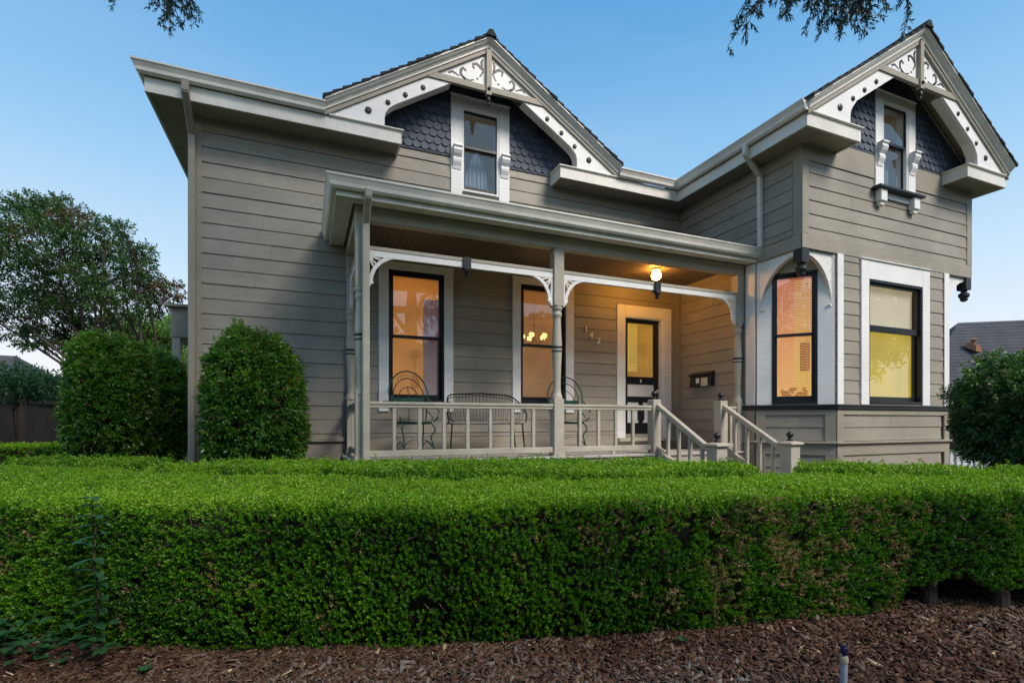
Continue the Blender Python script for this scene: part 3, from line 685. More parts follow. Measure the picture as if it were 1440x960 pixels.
MB().sweep(PF, boxprof(-.03, 0, 2.585, 2.69)).sweep(PF, [(-.2, 2.60), (-.03, 2.60), (-.03, 2.612), (-.2, 2.612)]).build('fascia', 'gutter', H)
MB().sweep(PF, [(0.001, 2.655), (.05, 2.645), (.072, 2.67), (.08, 2.71), (.10, 2.755), (.112, 2.77), (.112, 2.79), (.10, 2.79), (.094, 2.775), (.001, 2.77)]).build('gutter', 'gutter', H)
MB().add([(.25, 6.02, 2.765), (6.81, 6.02, 2.765), (6.81, 7.9, 3.35), (1.7, 7.9, 3.35), (.25, 7.9, 2.765), (.25, 6.02, 2.70), (6.81, 6.02, 2.70), (6.81, 7.9, 2.70), (.25, 7.9, 2.70)], [(0, 1, 2, 3), (0, 3, 4), (0, 5, 6, 1), (1, 6, 7, 2), (5, 8, 7, 6), (0, 4, 8, 5)]).build('porch_roof', 'roof', H)
TURN = [(.078, .0), (.078, .04), (.066, .06), (.058, .09), (.054, .16), (.055, .30), (.062, .48), (.069, .62), (.072, .70), (.073, .76), (.068, .84), (.060, 1.0), (.055, 1.12), (.056, 1.16), (.07, 1.18), (.072, 1.205), (.058, 1.225), (.060, 1.25), (.077, 1.27), (.077, 1.31)]
def post(cx, cy, w=.145, half=False):
    m = MB().box(cx - w / 2, cx + w / 2, cy - w / 2, cy + w / 2, FLOOR, .32).box(cx - w / 2, cx + w / 2, cy - w / 2, cy + w / 2, 1.63, 2.44)
    m.box(cx - w / 2 - .008, cx + w / 2 + .008, cy - w / 2 - .008, cy + w / 2 + .008, FLOOR, FLOOR + .06)
    p = MB().box(cx - w / 2, cx + w / 2, cy - w / 2, cy + w / 2, FLOOR, .32).build('porch_post', 'rail', H, bevel=.006)
    MB().box(cx - w / 2, cx + w / 2, cy - w / 2, cy + w / 2, 1.63, 2.44).build('post_top', 'rail', p, bevel=.006)
    MB().box(cx - w / 2 - .008, cx + w / 2 + .008, cy - w / 2 - .008, cy + w / 2 + .008, FLOOR, FLOOR + .06).build('plinth', 'rail', p)
    MB().lathe((cx, cy, .32), TURN, 20).build('turned_shaft', 'rail', p, smooth=True)
    MB().lathe((cx, cy, 1.035), [(.076, 0), (.079, .008), (.079, .022), (.076, .03)], 20).build('black_band', 'black', p)
    MB().lathe((cx, cy, .985), [(.076, 0), (.078, .005), (.078, .012), (.076, .018)], 20).build('black_band', 'black', p)
    return p
post(.62, 6.395, .13); post(3.317, 6.405, .155); post(6.735, 6.405, .15); post(.62, 7.82, .12)
def arch(fr, s0, s1, pend=None):
    m = MB().box(s0, s1, -.02, .02, 2.02, 2.10, fr)
    for e, sg in ((s0, 1), (s1, -1)):
        f = lambda x: e + sg * x
        cx, cz, ri, ro = .40, 1.70, .325, .372
        A = [(f(cx - ri * math.cos(t * math.pi / 20)), cz + ri * math.sin(t * math.pi / 20)) for t in range(11)]; B = [(f(cx - ro * math.cos(t * math.pi / 20)), cz + ro * math.sin(t * math.pi / 20)) for t in range(11)]
        m.strip(A, B, -.018, .018, fr)
        m.box(min(f(0), f(.035)), max(f(0), f(.035)), -.019, .019, 1.66, 2.02, fr)
        for (x0, z0_), (x1, z1_) in (((.015, 2.03), (.10, 1.88)), ((.02, 2.02), (.135, 1.925)), ((.03, 2.03), (.20, 1.985))):
            dx, dz = x1 - x0, z1_ - z0_; l = math.hypot(dx, dz); nx, nz = -dz / l * .011, dx / l * .011
            m.prism([(f(x0 - nx), z0_ - nz), (f(x1 - nx * .8), z1_ - nz * .8), (f(x1 + nx * .8), z1_ + nz * .8), (f(x0 + nx), z0_ + nz)], -.017, .017, fr)
        m.prism([(f(.03), 2.025), (f(.03), 1.965), (f(.06), 1.985), (f(.09), 2.025)], -.0175, .0175, fr)
        m.box(min(f(0), f(.085)), max(f(0), f(.085)), -.021, .021, 1.69, 1.715, fr).box(min(f(0), f(.06)), max(f(0), f(.06)), -.02, .02, 1.665, 1.69, fr).prism([(f(0), 1.665), (f(.05), 1.665), (f(.03), 1.635), (f(0), 1.62)], -.018, .018, fr)
    a = m.build('porch_arch', 'white', H, bevel=.002)
    MB().box(s0, s1, -.028, .028, 2.10, 2.145, fr).build('arch_rail', 'rail', a, bevel=.003)
    if pend:
        q = fr(pend, .03, 0)
        MB().box(pend - .05, pend + .05, -.035, .06, 2.0, 2.148, fr).lathe((q.x, q.y, 1.885), [(.004, 0), (.03, .012), (.036, .03), (.02, .05), (.03, .06), (.046, .08), (.048, .10), (.04, .116)]).build('pendant', 'black', a, smooth=False)
AF = Fr((0, 6.385), (1, 0), (0, -1)); ASF = Fr((.62, 0), (0, 1), (-1, 0))
arch(AF, .685, 3.24, 1.962); arch(AF, 3.394, 6.66, 5.03); arch(ASF, 6.46, 7.76)
def railing(fr, s0, s1, bal, foot=()):
    r = MB().box(s0, s1, -.038, .038, .205, .243, fr).box(s0, s1, -.026, .026, .165, .205, fr).box(s0, s1, -.024, .024, -.442, -.364, fr)
    for f in foot: r.box(f - .03, f + .03, -.02, .02, FLOOR, -.442, fr)
    r = r.build('railing', 'rail', H, bevel=.006)
    for b in bal: MB().box(b - .0225, b + .0225, -.021, .021, -.365, .166, fr).build('baluster', 'rail', r, bevel=.003)
railing(AF, .685, 3.24, [6.36 * (.161 + .0501 * k) for k in range(7)], (1.99,))
railing(AF, 3.394, 4.94, [3.68, 3.99, 4.29, 4.60], (4.25,))
railing(AF, 6.44, 6.66, [6.55]); railing(ASF, 6.46, 7.76, [6.8, 7.1, 7.4])
def newel(cx, cy, w, zb, zt, cap=False):
    m = MB().box(cx - w / 2, cx + w / 2, cy - w / 2, cy + w / 2, zb, zt)
    c = w / 2 + .035
    if cap: m.box(cx - c, cx + c, cy - c, cy + c, zt, zt + .035).hexa([(cx - c, cy - c, zt + .035), (cx + c, cy - c, zt + .035), (cx - c, cy + c, zt + .035), (cx + c, cy + c, zt + .035), (cx - .05, cy - .05, zt + .055), (cx + .05, cy - .05, zt + .055), (cx - .05, cy + .05, zt + .055), (cx + .05, cy + .05, zt + .055)]); zt += .05
    n = m.build('newel_post', 'rail', H, bevel=.008)
    MB().lathe((cx, cy, zt), [(.055, 0), (.055, .012), (.04, .02), (.022, .035), (.02, .045), (.03, .052)], 18).sphere((cx, cy, zt + .092), .047, 20, 12).build('ball_finial', 'black', n, smooth=True)
newel(5.015, 6.405, .15, FLOOR, .335); newel(6.358, 6.405, .16, FLOOR, .335); newel(5.035, 5.135, .185, GZ, -.335, True); newel(6.37, 5.125, .185, GZ, -.335, True)
st = MB().box(5.03, 6.31, 6.24, 6.26, -1.4, -.60).build('staircase', 'rail', H)
for x in (4.99, 6.35): MB().hexa([(x - .03, 6.25, -.60), (x + .03, 6.25, -.60), (x - .03, 5.22, -1.4), (x + .03, 5.22, -1.4), (x - .03, 6.25, -.40), (x + .03, 6.25, -.40), (x - .03, 5.22, -1.08), (x + .03, 5.22, -1.08)]).build('stringer', 'rail', st)
for k in range(4):
    z = FLOOR - .182 * (k + 1); y = 6.27 - .27 * k
    MB().box(5.022, 6.318, y - .29, y, z - .035, z).box(5.022, 6.318, y - .27, y - .25, z - .182, z - .036).build('step', 'deck', st, bevel=.006)
for x in (5.03, 6.36):
    r = MB().beam((x, 6.335, .235), (x, 5.225, -.405), .078, .075).beam((x, 6.335, -.40), (x, 5.225, -1.04), .05, .06)
    r = r.build('stair_railing', 'rail', H, bevel=.008)
    for k in range(4):
        y = 6.10 - k * .235; dz = (6.335 - y) * .5766
        MB().box(x - .021, x + .021, y - .021, y + .021, -.40 - dz, .22 - dz).build('baluster', 'rail', r)
# corner brackets under the overhanging wing corners
def cbracket(fr, sc, sw, name_h=.80):
    """sc: overhang corner, sw: wall end (s); arch spandrel between"""
    L_ = sw - sc; z1 = 2.575; m = MB(); n = 14; P = []
    for t in range(n + 1):
        a = t / n * math.pi / 2; P.append((sw - L_ * .06 - L_ * .86 * (1 - math.cos(a)) if False else sc + L_ * (.08 + .84 * math.sin(a)), z1 - .06 - .72 * (1 - math.cos(a)) ** 1.0))
    top = [(sc + L_ * (.08 + .92 * i / n), z1) for i in range(n + 1)]
    m.strip(P, [(p[0], z1) for p in P], -.02, .02, fr)
    x0, x1 = sorted((sc + L_ * .92, sw)); m.box(x0, x1, -.02, .02, z1 - .78, z1, fr)
    m.prism([(sc + L_ * .86, z1 - .78), (sw, z1 - .78), (sw, z1 - .90), (sc + L_ * .95, z1 - .83)], -.022, .022, fr)
    b = m.build('corner_bracket', 'white', H, bevel=.002)
    MB().strip(P, [(p[0] + (.0), p[1] + .028) for p in P], -.045, -.021, fr).build('bracket_edge', 'gutter', b)
    e = MB()
    for (u, dz, r) in ((.80, .14, .02), (.88, .26, .018), (.72, .08, .016), (.86, .10, .012), (.90, .42, .014), (.62, .06, .012)):
        c = (sc + L_ * u, z1 - dz); e.prism([(c[0] + r * math.cos(t * .7), c[1] + r * math.sin(t * .7)) for t in range(9)], .0205, .023, fr)
    build_split(e, 'scroll_cutout', 'gutter', b, 0, .002)
FSb = Fr((6.86, 0), (0, 1), (-1, 0)); FFb = Fr((0, 5.33), (1, 0), (0, -1)); FRb = Fr((11.07, 0), (0, 1), (1, 0))
cbracket(FSb, 5.30, 6.10); cbracket(FFb, 6.84, 7.55); cbracket(FFb, 11.09, 10.43); cbracket(FRb, 5.30, 6.10)
for cx, cy in ((6.88, 5.345), (11.05, 5.345)):
    MB().box(cx - .075, cx + .075, cy - .075, cy + .075, 2.37, 2.574).lathe((cx, cy, 2.16), [(.003, 0), (.03, .008), (.055, .03), (.06, .05), (.05, .065), (.075, .085), (.085, .115), (.08, .145), (.05, .165), (.04, .18), (.06, .21)], 18).build('pendant', 'char', H)
# porch lamp
lamp = MB().lathe((5.56, 7.05, 2.57), [(.04, 0), (.075, .012), (.08, .03), (.08, .045)], 20).build('porch_lamp', 'brass', H, smooth=True)
mg, nt, b = newmat('lit_globe'); b.inputs['Emission Color'].default_value = (1, .43, .07, 1); b.inputs['Emission Strength'].default_value = 120; b.inputs['Base Color'].default_value = (.9, .8, .6, 1); M['globe'] = mg
MB().sphere((5.56, 7.05, 2.495), .080, 24, 16).build('globe_shade', 'globe', lamp, smooth=True)
# house numbers
def digits(txt, s, z, size, fr, parent):
    cu = bpy.data.curves.new('n', 'FONT'); cu.body = txt; cu.size = size; cu.extrude = .006; cu.align_x = 'CENTER'; cu.shear = .15; cu.offset = .005
    t = bpy.data.objects.new('n', cu); COL.objects.link(t); bpy.context.view_layer.update()
    me = bpy.data.meshes.new_from_object(t.evaluated_get(bpy.context.evaluated_depsgraph_get())); bpy.data.objects.remove(t)
    m = MB(); vs = [fr(s + v.co.x, .03 + v.co.z, z + v.co.y) for v in me.vertices]; m.add(vs, [tuple(p.vertices) for p in me.polygons]); return m.build('house_number', 'brass', parent)
digits('1', 4.655, 1.60, .155, FM, H); digits('4', 4.765, 1.50, .155, FM, H); digits('2', 4.92, 1.41, .155, FM, H)
# side porch behind the left corner
mb = MB().box(-2.52, -1.45, 12.0, 14.5, 1.70, 2.30).box(-2.60, -1.45, 11.9, 14.6, 2.30, 2.36); mb.build('side_porch_roof', 'taupe', H, bevel=.01)
MB().box(-2.50, -2.36, 12.02, 12.16, -.26, 1.70).box(-2.47, -2.40, 12.0, 12.02, -.2, .3).build('porch_post', 'rail', H)
mb = MB().box(-2.62, -1.45, 11.95, 14.5, -.33, -.27).box(-2.55, -1.45, 12.0, 12.04, -1.4, -.33); build_split(mb, 'side_porch_floor', 'rail', H, 0)
mb = MB().box(-2.36, -1.45, 12.05, 12.11, .44, .50).box(-2.36, -1.45, 12.05, 12.10, -.18, -.12)
for i in range(6): mb.box(-2.26 + i * .14, -2.22 + i * .14, 12.06, 12.10, -.12, .44)
mb.build('side_railing', 'rail', H)
for i in range(3): MB().box(-2.62 - .30 * (i + 1), -2.62 - .30 * i, 12.1, 13.2, -1.4, -.30 - .26 * (i + 1)).build('step', 'rail', H)

# ================================================================== THINGS ON THE PORCH AND BEHIND GLASS
mt = thing('door_mat', (5.95, 7.35, FLOOR), 'dark bristle door mat lying on the porch floor before the front door', 'door mat')
MB().box(5.60, 6.30, 7.12, 7.58, FLOOR + .002, FLOOR + .022).build('pile', 'mat', mt, bevel=.008)
MB().box(5.57, 6.33, 7.09, 7.61, FLOOR + .001, FLOOR + .010).build('edging', 'black', mt)
mx = thing('mailbox', (6.78, 7.25, .64), 'black metal wall mailbox with pale tags hung beside the front door', 'mailbox')
MB().hexa([FS(6.99, .022, .64), FS(7.51, .022, .64), FS(6.99, .14, .64), FS(7.51, .14, .64), FS(6.99, .022, .90), FS(7.51, .022, .90), FS(6.99, .11, .84), FS(7.51, .11, .84)]).build('box', 'black', mx, bevel=.008)
MB().hexa([FS(6.975, .022, .885), FS(7.525, .022, .885), FS(6.975, .15, .835), FS(7.525, .15, .835), FS(6.975, .022, .915), FS(7.525, .022, .915), FS(6.975, .16, .86), FS(7.525, .16, .86)]).build('lid', 'black', mx, bevel=.004)
MB().box(7.04, 7.20, .136, .143, .64, .79, FS).build('paper_note', 'paper', mx)
MB().box(7.25, 7.33, .136, .142, .70, .79, FS).build('number_plate', 'white', mx)

def arc_pts(c, rx, rz, a0, a1, n, ax=(1, 0, 0), lean=0):
    out = []
    for i in range(n + 1):
        a = R(a0 + (a1 - a0) * i / n); z = rz * math.sin(a)
        out.append(Vector((c[0] + ax[0] * rx * math.cos(a), c[1] + ax[1] * rx * math.cos(a) + lean * z, c[2] + z)))
    return out
def iron_chair(loc, rot, label):
    t = thing('garden_chair', (0, 0, 0), label, 'chair', 'green wrought iron garden chairs on the porch')
    def P(n, mb, **k): return mb.build(n, 'green', t, smooth=True)
    sz = .47
    m = MB().lathe((0, 0, sz - .012), [(.02, .012), (.15, .008), (.235, .012), (.25, .02), (.25, .0), (.235, -.012), (.02, -.008)], 22); P('seat', m)
    m = MB().tube([(math.cos(a) * .255, math.sin(a) * .255, sz + .01) for a in [i * math.pi / 12 for i in range(25)]], .011, 6); P('seat_rim', m)
    bk = MB()
    bk.tube([(-.24, .16, sz)] + arc_pts((0, .22, .88), .30, .36, 180, 0, 18, lean=.25) + [(.24, .16, sz)], .011, 6)
    bk.tube([(-.20, .17, sz)] + arc_pts((0, .22, .84), .235, .29, 180, 0, 16, lean=.25) + [(.20, .17, sz)], .008, 6)
    bk.tube(arc_pts((0, .22, .80), .16, .20, 180, 0, 12, lean=.2), .007, 6)
    bk.tube([(0, .20, sz), (0, .22, .80), (0, .27, 1.0)], .007, 6)
    P('back_frame', bk)
    # leafy openwork crest between the two arches
    cr = MB()
    for i in range(15):
        a = R(52 + 76 * i / 14); c = Vector((.27 * math.cos(a), .22 + .25 * .32 * math.sin(a), .86 + .32 * math.sin(a)))
        for s_ in (-1, 1):
            cr.hexa([c + Vector(q) for q in ((-.018, -.004, -.03 * s_), (.0, -.004, 0), (-.018, .004, -.03 * s_), (0, .004, 0), (.0, -.004, .0), (.02, -.004, .028 * s_), (0, .004, 0), (.02, .004, .028 * s_))])
    P('crest', cr)
    m = MB().prism([(-.22, .72), (.22, .72), (.225, .84), (-.225, .84)], -.235, -.225, Fr((0, 0), (1, 0), (0, -1))); m.build('back_slat', 'green', t)
    for s_ in (-1, 1):
        m = MB().tube([(s_ * .27, .19, .86), (s_ * .31, .05, .76), (s_ * .32, -.10, .68), (s_ * .31, -.22, .62), (s_ * .28, -.25, .55), (s_ * .25, -.17, .49)], .011, 6)
        m.tube([(s_ * .25, .18, .66), (s_ * .28, .08, .60), (s_ * .29, -.02, .54), (s_ * .26, -.04, .48)], .008, 6); P('armrest', m)
        m = MB().tube([(s_ * .20, -.15, sz), (s_ * .245, -.22, .40), (s_ * .24, -.21, .33), (s_ * .20, -.16, .27), (s_ * .22, -.22, .12), (s_ * .25, -.27, .0)], .011, 6); P('leg', m)
        m = MB().tube([(s_ * .20, .15, sz), (s_ * .22, .19, .34), (s_ * .20, .16, .24), (s_ * .24, .27, .0)], .011, 6); P('leg', m)
        m = MB().tube([(s_ * .22, -.22, .12), (s_ * .20, 0, .20), (s_ * .21, .20, .12)], .008, 6); P('stretcher', m)
    m = MB().tube(arc_pts((0, -.20, .12), .20, .12, 180, 0, 12), .008, 6).tube([(-.22, -.21, .12), (.22, -.21, .12)], .007, 6); P('stretcher', m)
    t.location = loc; t.rotation_euler = (0, 0, rot); return t
iron_chair((1.45, 7.30, FLOOR), R(8), 'green wrought iron chair before the first porch window, left of the wire bench')
iron_chair((3.98, 7.28, FLOOR), R(-14), 'green wrought iron chair behind the middle porch post, right of the wire bench')
bn = thing('garden_bench', (0, 0, 0), 'dark wire two-seat bench with arched back between the two porch chairs', 'bench')
m = MB(); top = []
for i in range(33):
    t = -1 + 2 * i / 32; x = .60 * math.sin(t * math.pi / 2) if abs(t) < 1 else .60 * t
    y = .22 - .42 * max(0, abs(t) - .62) / .38; z = .93 - .05 * abs(t) - .23 * max(0, (abs(t) - .55) / .45) ** 1.6; top.append((x, y, z))
m.tube(top, .011, 6).tube([(p[0], p[1], p[2] - .045) for p in top], .006, 5)
m.build('back_frame', 'wire', bn, smooth=True)
m = MB()
for i in range(1, 32):
    p = top[i]; m.tube([(p[0], p[1], p[2]), (p[0] * .97, p[1] + .01, p[2] - .20), (p[0] * .90, p[1] * .92 - .02, .50), (p[0] * .86, p[1] * .7 - .05, .465)], .004, 4)
m.build('back_wires', 'wire', bn)
m = MB().box(-.56, .56, -.24, .20, .445, .47); m.build('seat', 'wire', bn, bevel=.01)
MB().tube([(-.57, -.24, .46), (.57, -.24, .46), (.57, .2, .46), (-.57, .2, .46), (-.57, -.24, .46)], .014, 6).build('seat_rim', 'wire', bn)
for sx in (-1, 1):
    MB().tube([(sx * .60, -.20, .65), (sx * .62, -.23, .60), (sx * .60, -.24, .47)], .011, 6).build('armrest', 'wire', bn)
    for y in (-.22, .18): MB().tube([(sx * .55, y, .46), (sx * .56, y - .01, .30), (sx * .585, y - .03, .0)], .012, 6).build('leg', 'wire', bn)
bn.location = (2.53, 7.32, FLOOR); bn.rotation_euler = (0, 0, R(-2))
# behind the glass
pf = thing('framed_picture', (3.63, 8.97, .75), 'small dark framed picture seen through the lower middle porch window', 'picture')
MB().box(3.62, 3.86, 8.93, 8.96, .72, .95).build('frame', 'wire', pf); MB().box(3.64, 3.84, 8.92, 8.929, .74, .93).build('print', 'pic', pf)
pf = thing('framed_picture', (7.6, 6.0, .9), 'dark red framed picture seen through the angled bay window', 'picture')
q = F45
MB().box(.68, .94, -.9, -.87, .86, 1.36, q).build('frame', 'wire', pf); MB().box(.70, .92, -.869, -.86, .89, 1.33, q).build('print', 'pic', pf)
pf = thing('framed_picture', (5.8, 9.1, 1.0), 'narrow blue-grey picture seen through the front door glass', 'picture')
M['bluepic'] = paint('blue_print', (.04, .07, .07), .5, .6, .1, .4, (9, 9, 9))
MB().box(5.78, 5.96, 9.10, 9.13, 1.05, 1.62).build('frame', 'wire', pf); MB().box(5.80, 5.94, 9.09, 9.099, 1.08, 1.59).build('print', 'bluepic', pf)
me_, nt, b = newmat('lit_bulb'); b.inputs['Emission Color'].default_value = (1, .62, .22, 1); b.inputs['Emission Strength'].default_value = 7; M['bulb'] = me_
ch = thing('chandelier', (3.95, 8.55, 1.50), 'small brass chandelier with glowing bulbs seen through the middle porch window', 'chandelier')
MB().tube([(3.95, 8.55, 1.53), (3.95, 8.55, 2.3)], .012, 6).sphere((3.95, 8.55, 1.53), .05).build('stem', 'wire', ch)
for i in range(5):
    a = i * 1.257 + .3; x = 3.95 + .22 * math.cos(a); y = 8.55 + .22 * math.sin(a)
    MB().tube([(3.95, 8.55, 1.50), ((3.95 + x) / 2, (8.55 + y) / 2, 1.45), (x, y, 1.52)], .010, 6).build('arm', 'wire', ch)
    MB().sphere((x, y, 1.58), .052).build('bulb', 'bulb', ch, smooth=True)
gl = thing('globe_ornament', (1.72, 8.5, .5), 'pale green round globe on a stand behind the first porch window', 'ornament')
M['sage'] = paint('sage_glaze', (.13, .16, .06), .4, .2, .1, .2)
MB().sphere((1.70, 8.45, 1.12), .09, 20, 14).build('globe', 'sage', gl, smooth=True); MB().tube([(1.70, 8.45, .2), (1.70, 8.45, 1.04)], .012, 6).lathe((1.70, 8.45, .55), [(.05, 0), (.09, .1), (.05, .2), (.02, .28)]).build('stand', 'wire', gl)
fl = thing('flower_vase', (7.45, 6.2, .4), 'dusky round flower bouquet seen behind the bottom of the angled bay window', 'flowers')
MB().lathe((F45(.60, -.5, 0).x, F45(.60, -.5, 0).y, .28), [(.05, 0), (.07, .06), (.04, .12)]).build('vase', 'wire', fl)
mm = MB()
for i in range(26):
    c = F45(.55 + random.uniform(-.16, .2), -.5 + random.uniform(-.05, .05), .47 + random.uniform(-.05, .08)); mm.sphere(c, .03, 8, 5)
M['coral'] = paint('coral_petals', (.40, .12, .07), .7, .4, .2, .2); mm.build('blooms', 'coral', fl)

# ================================================================== GROUND
def grid(x0, x1, y0, y1, nx, ny, zf, name, mat, kind='structure'):
    X, Y = np.meshgrid(np.linspace(x0, x1, nx), np.linspace(y0, y1, ny)); P = np.stack([X.ravel(), Y.ravel(), np.zeros(X.size)], 1); P[:, 2] = zf(P)
    i = np.arange((nx - 1) * (ny - 1)); r = i // (nx - 1); c = i % (nx - 1); a = r * nx + c
    o = raw_mesh(name, P, np.stack([a, a + 1, a + nx + 1, a + nx], 1), mat); tag(o, kind=kind); return o
grid(-400, 400, -400, 400, 9, 9, lambda P: np.full(len(P), GZ - .03), 'ground', 'grass')
grid(-9, 12, -1.5, 8, 211, 96, lambda P: GZ - .012 + .030 * (vnoise(P, 2.5, 3) - .5) + .02 * (vnoise(P, 9, 4) - .5), 'mulch_bed', 'ground')
MB().box(-400, 400, -9, -4, GZ - .05, GZ - .022).build('road', M.setdefault('asphalt', paint('asphalt', (.05, .05, .052), .9, .2, .5, .2, (5, 5, 5)))).__setitem__('kind', 'structure')
# mulch chips
def chips():
    n = 150000; A = RNG.uniform(0, 1, (n, 2)); a, b = .379, .925
    f = 1.9 + 2.6 * A[:, 0] ** .9; u = RNG.uniform(-1.8, 1.5, n); X = f * (a + b * u); Y = f * (b - a * u)
    P = np.stack([X, Y, np.zeros(n)], 1); P[:, 2] = GZ - .012 + .030 * (vnoise(P, 2.5, 3) - .5) + .02 * (vnoise(P * [1, 1, 1], 9, 4) - .5) + RNG.uniform(0, .018, n)
    P0 = P.copy(); P0[:, 2] = 0; P[:, 2] = GZ - .012 + .030 * (vnoise(P0, 2.5, 3) - .5) + .02 * (vnoise(P0, 9, 4) - .5) + RNG.uniform(.001, .020, n)
    az = RNG.uniform(0, 6.28, n); til = RNG.normal(0, .35, n); D = np.stack([np.cos(az) * np.cos(til), np.sin(az) * np.cos(til), np.sin(til)], 1)
    S = np.cross(D, np.stack([RNG.normal(0, .35, n), RNG.normal(0, .35, n), np.ones(n)], 1)); S = unit(S); Nn = np.cross(S, D)
    big = RNG.uniform(0, 1, n) ** 5; L_ = (.005 + .010 * RNG.uniform(0, 1, n) + .045 * big)[:, None]; W_ = (.0025 + .0045 * RNG.uniform(0, 1, n) + .010 * big)[:, None]; T = .002
    c = [P - D * L_ * .9 - S * W_ * .6, P + D * L_ - S * W_ * .8, P + D * L_ * .8 + S * W_, P - D * L_ + S * W_ * .9]
    V = np.stack([q + Nn * T for q in c] + [q - Nn * T for q in c], 1).reshape(-1, 3)
    b0 = (np.arange(n) * 8)[:, None]; fs = [[0, 1, 2, 3], [0, 4, 5, 1], [1, 5, 6, 2], [2, 6, 7, 3], [3, 7, 4, 0]]
    F = np.concatenate([b0 + np.array(q)[None, :] for q in fs]); g = vnoise(P0, 1.3, 8)
    r = np.clip(RNG.beta(1.5, 1.6, n) * .80 + (g - .45) * .45, 0, .88); pale = RNG.uniform(0, 1, n) < .012 + .02 * (vnoise(P0, 4, 5) > .72); r = np.where(pale, RNG.uniform(.93, 1, n), r)
    o = raw_mesh('bark_mulch', V, F, 'chips', rnd=np.tile(r, 5)); tag(o, 'reddish brown and grey bark chip mulch covering the bed before the hedge', 'mulch', kind='stuff')
chips()

# ================================================================== HEDGES
def resample(P, n):
    P = np.array(P, float); d = np.r_[0, np.cumsum(np.linalg.norm(np.diff(P, axis=0), axis=1))]; t = np.linspace(0, d[-1], n)
    # smooth corners a little
    Q = np.stack([np.interp(t, d, P[:, 0]), np.interp(t, d, P[:, 1])], 1)
    for _ in range(6): Q[1:-1] = (Q[:-2] + Q[2:] + 2 * Q[1:-1]) / 4
    return Q
def hedge(front, back, ztop, label, dens=2300, k=12, leaf=.017, zbot=GZ, dry=.0, tdens=None, lean=.0, ends=True, gapth=.21, name='hedge', visback=False, raise_fn=None, group=None, topb=.0):
    n = 160; Fp = resample(front, n); Bp = resample(back, n)
    cen = (Fp.mean(0) + Bp.mean(0)) / 2
    t = thing(name, (float(cen[0]), float(cen[1]), GZ), label, 'hedge', group)
    tang = unit(np.gradient(Fp, axis=0)); nf = np.stack([tang[:, 1], -tang[:, 0]], 1)
    if ((Bp - Fp) * nf).sum() > 0: nf = -nf
    seg = np.linalg.norm(np.diff(Fp, axis=0), axis=1); Lf = seg.sum(); wid = np.linalg.norm(Bp - Fp, axis=1); Hh = ztop - zbot; r = .09
    def at(arr, q):
        q = np.clip(q, 0, n - 1.001); i = q.astype(int); f = (q - i)[:, None]; return arr[i] * (1 - f) + arr[i + 1] * f
    cdf = np.r_[0, np.cumsum(seg)] / Lf
    def samp(m): return np.interp(RNG.uniform(0, 1, m), cdf, np.arange(n))
    C = []; D = []; kind = []
    # front face
    m = int(Lf * Hh * dens); q = samp(m); z = RNG.uniform(zbot, ztop, m); fn = at(nf, q); xy = at(Fp, q)
    over = np.clip((z - (ztop - r)) / r, 0, 1); ins = r * (1 - np.sqrt(np.clip(1 - over ** 2, 0, 1)))
    P = np.c_[xy, z]; bul = .07 * (vnoise(P, 1.6, 21) - .5) + .05 * (vnoise(P, 7, 22) - .5) - .05 * np.clip((zbot + .25 - z) / .25, 0, 1) * 1.5
    P[:, :2] += fn * (bul - ins + lean * (z - zbot))[:, None]
    dd = np.c_[fn, np.full(m, .55)]; C.append(P); D.append(dd); kind.append(np.zeros(m))
    # top
    A = (Lf * wid.mean()); m = int(A * (tdens or dens)); q = samp(m); w = RNG.uniform(0, 1, m); xy = at(Fp, q) * (1 - w)[:, None] + at(Bp, q) * w[:, None]
    wd = w * at(wid[:, None], q)[:, 0]; edge = np.clip(1 - wd / r, 0, 1); P = np.c_[xy, np.full(m, ztop)]
    P[:, 2] += .05 * (vnoise(P, 1.3, 31) - .5) + .03 * (vnoise(P, 6, 32) - .5) - edge ** 2 * .04
    C.append(P); D.append(np.c_[RNG.normal(0, .25, (m, 2)), np.ones(m)]); kind.append(np.ones(m))
    # back face and ends, thinner
    m = int(Lf * Hh * dens * .35); q = samp(m); z = RNG.uniform(zbot, ztop, m); P = np.c_[at(Bp, q), z]; C.append(P); D.append(np.c_[-at(nf, q), np.full(m, .5)]); kind.append(np.zeros(m))
    for e in ((0, n - 1) if ends else ()):
        m = int(wid[e] * Hh * dens); w = RNG.uniform(0, 1, m)[:, None]; P = np.c_[Fp[e] * (1 - w) + Bp[e] * w, RNG.uniform(zbot, ztop, m)]
        tdir = -tang[e] if e == 0 else tang[e]; C.append(P); D.append(np.c_[np.tile(tdir, (m, 1)), np.full(m, .5)]); kind.append(np.zeros(m))
    C = np.concatenate(C); D = unit(np.concatenate(D)); kd = np.concatenate(kind)
    C -= D * (RNG.uniform(0, 1, len(C)) ** 1.5 * .07)[:, None]
    sh = (RNG.uniform(0, 1, len(C)) < .05) & (kd > .5); C[sh, 2] += RNG.uniform(.015, .06, sh.sum()); C[:, 2] += np.where(kd > .5, .035 * (vnoise(C, 3.2, 91) - .5), 0)
    gn = .6 * vnoise(C, 5.5, 41) + .4 * vnoise(C, 14, 42); keep = (gn > gapth) | (kd > .5); keep &= ~((kd < .5) & (gn < gapth + .09) & (RNG.uniform(0, 1, len(C)) < .6))
    if raise_fn is not None: keep &= raise_fn(C)
    C = C[keep]; D = D[keep]; kd = kd[keep]
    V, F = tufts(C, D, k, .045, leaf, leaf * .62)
    nn = len(C); base = np.where(kd > .5, .52 + topb, .33); base = base + .30 * (vnoise(C, 2.2, 51) - .5) + .34 * (vnoise(C, 8, 52) - .5) + .22 * np.clip((C[:, 2] - (ztop - .16)) / .16, 0, 1)
